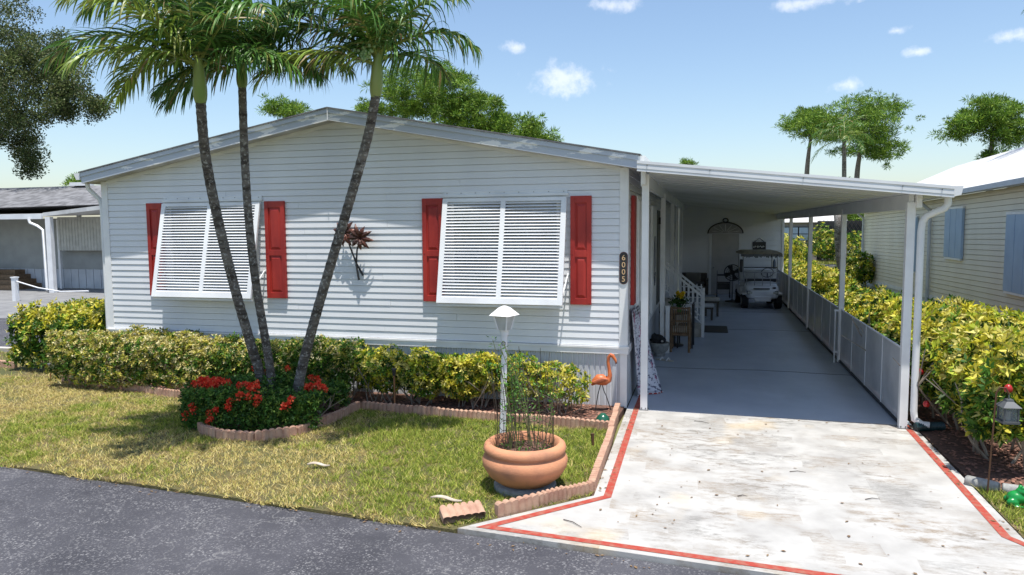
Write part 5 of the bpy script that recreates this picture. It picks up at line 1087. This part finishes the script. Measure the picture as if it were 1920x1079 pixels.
for q, (u, v, Y, lab) in enumerate(((1583, 262, 38, 'distant palm in front of the round pine'), (1925, 40, 16, 'palm with only drooping frond tips showing at the right picture edge'))):
    b0 = Vector(at(u, v, Y)); t_ = thing('palm_tree', lab, 'palm tree', (b0.x+.2, Y, 0), 'palms beyond the carport')
    if q == 1: b0 = b0+Vector((2.1, 0, .8)); t_.location = (b0.x+.2, Y, 0); OFF[t_.name] = Vector(t_.location)
    MB().tube(smooth_path([(b0.x+.2, Y, 0), (b0.x+.1, Y, b0.z*.5), tuple(b0)], 20), [.17-.05*i/20 for i in range(21)], 10).build('trunk', M_PTRUNK, t_, True)
    for i in range(15):
        V, Fq, Cq = frond(rnd.uniform(0, 6.283), R_(rnd.uniform(-5, 75)), 2.3, .75, 900+q*50+i, nleaf=34, ll=.62); npmesh('frond', V+np.array(b0), Fq, PALM, Cq, t_)
# large oak at the left
YO = 19; ob = Vector(at(-150, 300, YO)); oak = thing('oak_tree', 'large spreading dark leaved oak tree above the left neighbour house', 'tree', (ob.x, YO, 0))
MB().tube(smooth_path([(ob.x, YO, -.1), (ob.x+.2, YO, 3), (ob.x+.8, YO, 6), tuple(at(-90, 60, YO))], 20), [.42-.25*i/20 for i in range(21)], 12).build('trunk', M_BARK, oak, True)
OC = blob(10, 70, 60, 90, 60, 2.5)+blob(60, 160, 70, 70, 75, 2.2)+blob(120, 150, 55, 55, 40, 1.8)+blob(20, 235, 55, 36, 34, 1.8)+blob(150, 205, 45, 16, 16, 1)+blob(55, 280, 28, 26, 18, .9)+blob(-60, 120, 60, 150, 50, 2.5)+blob(60, 318, 16, 10, 6, .4)+blob(100, 105, 40, 40, 16, 1.5)+blob(185, 200, 18, 8, 6, .5)
C = [np.array(at(u, v, YO+rnd.uniform(-1, 1)*dep)) for (u, v, dep) in OC]
lm = MB(); tk = [Vector((ob.x+.2, YO, 3)), Vector((ob.x+.8, YO, 6)), Vector(at(-90, 60, YO))]
branch(lm, tk, C, .14)
lm.build('limb', M_BARK, oak, kind='stuff')
v, f, c = clumpset(C, .52, 170, .13, .065, [(.06, .095, .026), (.095, .125, .035), (.15, .16, .06), (.04, .06, .018)], [3, 3, 2, 2], .85, .4); npmesh('crown', v, f, LEAF, c, oak)

# ------------------------------------------------------------------ right neighbour house
XN = 7.6
rn = thing('neighbour_house', 'beige sided neighbour house with pale blue shutters and white roof', 'house', (XN, 12, 0))
pa, pb_ = onx(1621, 396, XN), onx(1920, 347, XN); qa, qb = onx(1623, 522, XN), onx(1920, 598, XN)
ya = pa[1]; yb = 1.0
ez = lambda y: pa[2]+(pb_[2]-pa[2])*(y-pa[1])/(pb_[1]-pa[1]); bz = lambda y: qa[2]+(qb[2]-qa[2])*(y-qa[1])/(qb[1]-qa[1])
MB().add([(XN+.02, yb, -.05), (XN+.02, ya, -.05), (XN+.02, ya, ez(ya)), (XN+.02, yb, ez(yb)), (XN+7, yb, -.05), (XN+7, ya, -.05), (XN+7, ya, ez(ya)), (XN+7, yb, ez(yb))], [(0, 1, 2, 3), (4, 7, 6, 5), (0, 4, 5, 1), (3, 2, 6, 7), (0, 3, 7, 4), (1, 5, 6, 2)]).build('wall', mat('beige_backing', (.40, .36, .29)), rn)
nb = 22
for k in range(nb):
    f0, f1 = k/nb, (k+1)/nb-.0035; Q = []
    for (y, o1, o2) in ((yb, .022, .008), (ya, .022, .008)):
        h0 = bz(y)+(ez(y)-bz(y))*f0; h1 = bz(y)+(ez(y)-bz(y))*f1; Q.append(((XN-o1, y, h0), (XN-o2, y, h1), (XN+.015, y, h0), (XN+.015, y, h1)))
    a, c = Q; MB().add([a[0], c[0], c[1], a[1], a[2], c[2], c[3], a[3]], [(0, 1, 2, 3), (0, 4, 5, 1), (3, 2, 6, 7), (0, 3, 7, 4), (1, 5, 6, 2)]).build('siding_board', M_BEIGE, rn)
MB().add([(XN-.03, yb, bz(yb)-.12), (XN-.03, ya, bz(ya)-.12), (XN-.03, ya, bz(ya)), (XN-.03, yb, bz(yb)), (XN+.01, yb, bz(yb)-.12), (XN+.01, ya, bz(ya)-.12), (XN+.01, ya, bz(ya)), (XN+.01, yb, bz(yb))], [(0, 1, 2, 3), (4, 7, 6, 5), (0, 4, 5, 1), (3, 2, 6, 7), (0, 3, 7, 4), (1, 5, 6, 2)]).build('base_trim', M_TRIM, rn)
MB().box((XN, yb, -.06), (XN+.03, ya, .45)).build('skirting', M_SKIRT, rn)
ev = MB(); XO = XN-.32
for (x0_, x1_, a, c) in ((XO, XO+.02, -.05, .10), (XO-.10, XO, -.03, .085)):
    ev.add([(x0_, yb, ez(yb)+a), (x0_, ya+.3, ez(ya)+a), (x0_, ya+.3, ez(ya)+c), (x0_, yb, ez(yb)+c), (x1_, yb, ez(yb)+a), (x1_, ya+.3, ez(ya)+a), (x1_, ya+.3, ez(ya)+c), (x1_, yb, ez(yb)+c)], [(0, 1, 2, 3), (4, 7, 6, 5), (0, 4, 5, 1), (3, 2, 6, 7), (0, 3, 7, 4), (1, 5, 6, 2)])
ev.build('gutter', mat('blue_grey_gutter', (.42, .46, .52), (.36, .40, .46), .5), rn)
rise = 1.75
MB().add([(XO, yb, ez(yb)-.02), (XO, ya+.3, ez(ya)-.02), (XN+3.6, ya+.3, ez(ya)+rise), (XN+3.6, yb, ez(yb)+rise), (XO, yb, ez(yb)+.10), (XO, ya+.3, ez(ya)+.10), (XN+3.6, ya+.3, ez(ya)+rise+.12), (XN+3.6, yb, ez(yb)+rise+.12), (XN+7.4, yb, ez(yb)), (XN+7.4, ya+.3, ez(ya))], [(0, 3, 2, 1), (4, 5, 6, 7), (0, 1, 5, 4), (1, 2, 6, 5), (0, 4, 7, 3), (7, 6, 9, 8), (3, 8, 9, 2), (3, 7, 8), (2, 9, 6)]).build('roof', M_ROOFW, rn)
def onwall(u, v): return onx(u, v, XN-.03)
for (u0, v0, u1, v1, nl) in ((1772, 392, 1809, 484, 3), (1884, 402, 1948, 552, 3), (1713, 408, 1722, 510, 2)):
    a, c = onwall(u0, v1), onwall(u1, v0); y0_, y1_ = c[1], a[1]; z0_, z1_ = onwall((u0+u1)/2, v1)[2], onwall((u0+u1)/2, v0)[2]
    s_ = MB().box((XN-.075, y0_, z0_), (XN-.025, y1_, z1_)).build('shutter', M_BLUE, rn); m_ = nl
    for k in range(m_): MB().box((XN-.083, y0_+(y1_-y0_)*k/m_+.015, z0_+.01), (XN-.0745, y0_+(y1_-y0_)*(k+1)/m_-.015, z1_-.01)).build('shutter_board', M_BLUE, s_)
    MB().box((XN-.082, y0_-.02, z1_), (XN-.02, y1_+.02, z1_+.05)).build('shutter_header', M_TRIM, s_)
    MB().box((XN-.079, y0_+.05, z0_-.05), (XN-.02, y1_-.05, z0_)).build('window_sill', M_TRIM, s_)
for (u, vt, vb) in ((1748, 400, 560), (1622, 402, 545)):
    a, c = onwall(u, vt), onwall(u, vb); MB().tube([(XO-.05, a[1], ez(a[1])-.03), (XO+.02, a[1], ez(a[1])-.14), (XN-.09, a[1], ez(a[1])-.32), (XN-.085, a[1], ez(a[1])-.45), (XN-.085, a[1], .15)], .05, 8).build('downspout', M_SKIRT, rn, True)
y_ = ya-.2
MB().tube([(XN-.09, y_, .2), (XN-.4, y_-.2, .08), (XN-1.3, y_-1.0, -.0)], .06, 8).build('downspout_tail', M_SKIRT, rn, True)

# ------------------------------------------------------------------ left neighbour house
ln = thing('neighbour_house', 'grey sided neighbour home with dark shingle roof and open carport porch', 'house', (-26, 15.6, 0)); YL = 15.6
MB().box((-40, YL, -.05), (-19.5, YL+6, 3.05)).build('wall', mat('grey_siding', (.33, .34, .33), (.28, .29, .28), .6, 2), ln)
for k in range(24): MB().add([(-40, YL-.018, .85+k*.09), (-19.5, YL-.018, .85+k*.09), (-19.5, YL-.006, .942+k*.09), (-40, YL-.006, .942+k*.09), (-40, YL+.01, .85+k*.09), (-19.5, YL+.01, .85+k*.09)], [(0, 1, 2, 3), (0, 4, 5, 1)]).build('siding_board', MATS['grey_siding'], ln)
for k in range(34): MB().box((-33.5+k*.4, YL-.03, -.03), (-33.5+k*.4+.18, YL+.0, .83)).box((-33.5+k*.4+.18, YL-.045, -.03), (-33.5+k*.4+.385, YL, .83)).build('skirting_panel', M_SKIRT, ln)
a0 = at(108, 412, YL-.4); a1 = at(108, 470, YL-.4)
for k in range(22): MB().box((a0[0]+k*.16, YL-.42, a1[2]), (a0[0]+k*.16+.10, YL-.39, a0[2]+.1)).box((a0[0]+k*.16+.10, YL-.405, a1[2]), (a0[0]+k*.16+.16, YL-.375, a0[2]+.1)).build('awning_panel', mat('pale_awning', (.52, .52, .48), (.42, .42, .39), .5), ln)
MB().box((a0[0]-.15, YL-.35, 0), (a0[0]-.04, YL-.25, 3.0)).build('post', M_TRIM, ln)
YF = 13.5
MB().add([(-42, YF, 3.05), (-25.0, YF, 3.10), (-25.0, YL+2, 3.25), (-42, YL+2, 3.25), (-42, YF, 3.17), (-25.0, YF, 3.22), (-25.0, YL+2, 3.35), (-42, YL+2, 3.35)], [(0, 3, 2, 1), (4, 5, 6, 7), (0, 1, 5, 4), (1, 2, 6, 5), (0, 4, 7, 3)]).build('porch_roof', M_ROOFW, ln)
MB().add([(-25.0, YF-.01, 3.10), (-20, YF-.6, 3.46), (-20, YL+2, 3.46), (-25.0, YL+2, 3.25), (-25.0, YF-.01, 3.25), (-20, YF-.6, 3.62), (-20, YL+2, 3.62), (-25.0, YL+2, 3.36)], [(0, 3, 2, 1), (4, 5, 6, 7), (0, 1, 5, 4), (1, 2, 6, 5), (0, 4, 7, 3)]).build('porch_roof', M_ROOFW, ln)
MB().box((-42, YF-.08, 3.0), (-25.0, YF-.005, 3.20)).build('fascia_board', M_ALU, ln)
MB().add([(-42, YF+.9, 3.36), (-20, YF+.9, 3.62), (-20, YF+4.2, 4.62), (-42, YF+4.2, 4.55), (-42, YF+8, 3.3), (-20, YF+8, 3.4)], [(0, 1, 2, 3), (3, 2, 5, 4), (0, 4, 5, 1)]).build('shingle_roof', M_SHING, ln)
MB().cbox((at(150, 347, YF+4)[0], YF+4.1, 4.66), (.9, .5, .16)).build('roof_vent', M_TRIM, ln)
MB().box((-24.86, YF-.05, 0), (-24.62, YF+.12, 3.08)).build('post', M_TRIM, ln); MB().tube([(-25.6, YF-.13, 3.02), (-25.55, YF-.12, 2.85), (-25.2, YF-.1, 2.72), (-24.96, YF-.08, 2.55), (-24.93, YF-.07, .1)], .055, 8).build('downspout', M_TRIM, ln, True)
for k in range(4): MB().box((-30.5, YL-1.5+k*.32, .0+k*.2), (-27.55+.0, YL-.02, .2+k*.2)).build('step', M_WOOD, ln) if k == 0 else MB().box((-30.5, YL-1.5+k*.32, k*.2+.001), (-27.55-k*.3, YL-.02, .2+k*.2)).build('step', M_WOOD, ln)
MB().box((-30.2, YL-1.3, .0), (-29.5, YL-1.2, 1.3)).build('stair_panel', M_WOOD, ln)
cpz = thing('chain_post', 'white bollard post with a sagging rope by the left neighbour drive', 'bollard', (-23.05, 10.4, 0))
MB().box((-23.13, 10.33, 0), (-22.97, 10.48, .84)).box((-23.15, 10.31, .84), (-22.95, 10.5, .88)).build('post', M_TRIM, cpz)
MB().tube([(-22.96, 10.4, .72), (-22.0, 10.4, .50), (-21.0, 10.4, .38), (-19.8, 10.4, .42)], .025, 6).build('rope', M_TRIM, cpz, True)

# ------------------------------------------------------------------ far side beyond the carport
YFH = 46
fh = thing('far_house', 'distant mauve grey house with white roof and wide windows', 'house', (7, YFH, 0))
MB().box((.5, YFH, -.05), (10.4, YFH+6, 2.75)).build('wall', mat('mauve_wall', (.30, .27, .27), (.26, .235, .235), .6), fh)
MB().add([(.2, YFH-.4, 2.72), (10.6, YFH-.4, 2.72), (10.6, YFH+3, 3.9), (.2, YFH+3, 3.9), (.2, YFH+6.4, 2.72), (10.6, YFH+6.4, 2.72)], [(0, 1, 2, 3), (3, 2, 5, 4), (0, 4, 5, 1)]).build('roof', M_ROOFW, fh)
for (u0, u1) in ((1468, 1484), (1486, 1496), (1498, 1518)):
    a, c = at(u0, 455-4, YFH-.05), at(u1, 427, YFH-.05); w_ = MB().box((a[0]-.06, YFH-.06, a[2]-.06), (c[0]+.06, YFH-.01, c[2]+.06)).build('window', M_BLACK, fh); zm = (a[2]+c[2])/2
    for (z0_, z1_) in ((a[2], zm-.03), (zm+.03, c[2])): MB().box((a[0], YFH-.075, z0_), (c[0], YFH-.061, z1_)).build('pane', mat('sky_pane', (.50, .60, .72), None, .15), w_)
p0 = at(1540, 478, YFH-1); p1 = at(1562, 420, YFH-1)
lt = thing('lattice_screen', 'dark diagonal lattice screen beside the far house', 'lattice', (p0[0], YFH-1, 0))
for k in range(16):
    x = p0[0]-.2+k*.26; MB().bar((x, YFH-1, .2), (x+1.6, YFH-1, 2.9), .05, .02).build('lattice_strip', M_DWOOD, lt); MB().bar((x+1.6, YFH-1.03, .2), (x, YFH-1.03, 2.9), .05, .02).build('lattice_strip', M_DWOOD, lt)
MB().box((p0[0]-.3, YFH-.95, 0), (p0[0]+5.5, YFH-.9, 2.8)).build('backing', M_DARK, lt)
pf = thing('picket_fence', 'white picket fence in front of the lattice across the far lawn', 'fence', (p0[0], YFH-2, 0))
for k in range(26): x = p0[0]-.1+k*.2; MB().prism([(x, YFH-2, .1), (x+.10, YFH-2, .1), (x+.10, YFH-2, .9), (x+.05, YFH-2, 1.0), (x, YFH-2, .9)], (0, .03, 0)).build('picket', M_TRIM, pf)
for z_ in (.3, .7): MB().box((p0[0]-.15, YFH-1.97, z_), (p0[0]+5.2, YFH-1.93, z_+.07)).build('rail', M_TRIM, pf)
struct('far_road', MB().box((-30, 37.2, -.097), (60, 40.5, -.03)), M_ROAD)
grass('lawn_grass', [(3.7, 9), (18, 9), (18, 37), (3.7, 37)], (3.8, 11, 20, 37), 30000, 3.0, 'bright green lawn seen through the carport posts'); grass('lawn_grass', [(0, 40.6), (20, 40.6), (20, 45), (0, 45)], (3, 16, 40.7, 44.5), 14000, 4.0, 'grass strip before the far house across the back road')
for (u, v, Y, r, H, lab, w) in ((1475, 452, 33, .9, 2.1, 'bright yellow green bush beside the far house window', (2.5, 1)), (1492, 462, 36, .8, 1.5, 'dark purple green bush below the far house windows', (.3, 2)), (1560, 470, 43, 1.1, 1.7, 'mixed shrub before the white picket fence', (1, 1.6)), (1595, 470, 42, 1.2, 2.2, 'leafy shrub at the right end of the picket fence', (.8, 1.8)), (1608, 540, 22, .8, 1.4, 'green bush at the far corner of the beige house', (1.2, 1.6)), (1545, 440, 44, 1.0, 2.6, 'tall loose shrub in front of the dark lattice', (1, 1.5))):
    q = at(u, v, Y); shrub('garden_shrub', lab, q[0], Y, r, r*.8, H, 420, .16, w, w, 6)
pine('leafy tree behind the far house porch seen between carport posts', 50, [(1560, 470), (1560, 420)], blob(1555, 408, 36, 12, 22, 1.5)+blob(1600, 412, 20, 10, 10, 1), .7, 90, 'yard_tree')
q = gr(1580, 540); yt = thing('yard_tree', 'leaning grey tree trunk just outside the carport beside the third post', 'tree', (q[0], q[1], 0))
MB().tube(smooth_path([(q[0]+.1, q[1], -.1), tuple(at(1578, 500, q[1])), tuple(at(1574, 450, q[1])), tuple(at(1572, 405, q[1])), tuple(at(1580, 330, q[1]-.0)+np.array([0, 3, 0]))], 16), [.16, .15, .15, .17, .18, .19, .19, .2, .2, .2, .19, .18, .17, .16, .14, .12, .1], 10).build('trunk', M_PTRUNK, yt, True)
tpx = at(1580, 340, q[1]+3); V0 = []
C = [tpx+rng.normal(size=3)*[.5, .5, .12]-[0, 0, .35] for k in range(8)]; v, f, c = clumpset(C, .4, 60, .14, .05, [(.06, .11, .02), (.1, .16, .03)], [1, 1]); npmesh('crown', v, f, LEAF, c, yt)

lt_ = MB()
for i in range(240):
    q = rnd.random()
    if q < .35: x = rnd.uniform(.1, 3.5); y = rnd.uniform(-4.6, -.2); z_ = .006
    elif q < .6: x = rnd.uniform(-6, 4); y = RE(x)-rnd.uniform(.0, .25)**1.3; z_ = -.034
    elif q < .8: x = rnd.uniform(.05, .2); y = rnd.uniform(-3.4, -.1); z_ = .007
    else: x = rnd.uniform(3.5, 3.66); y = rnd.uniform(-3.6, -.3); z_ = .007
    a = rnd.uniform(0, 6.3); L = rnd.uniform(.008, .028); w_ = L*rnd.uniform(.25, .6); c, s_ = math.cos(a), math.sin(a)
    lt_.add([(x-c*L, y-s_*L, z_), (x-s_*w_, y+c*w_, z_+.004), (x+c*L, y+s_*L, z_+.002), (x+s_*w_, y-c*w_, z_+.003)], [(0, 1, 2, 3)])
tag(lt_.build('leaf_litter', mat('dry_leaf', (.13, .075, .04), (.24, .16, .08), .9, 30), None, kind='stuff'), 'small dry brown leaf litter on the driveway and road edge', 'leaf litter')
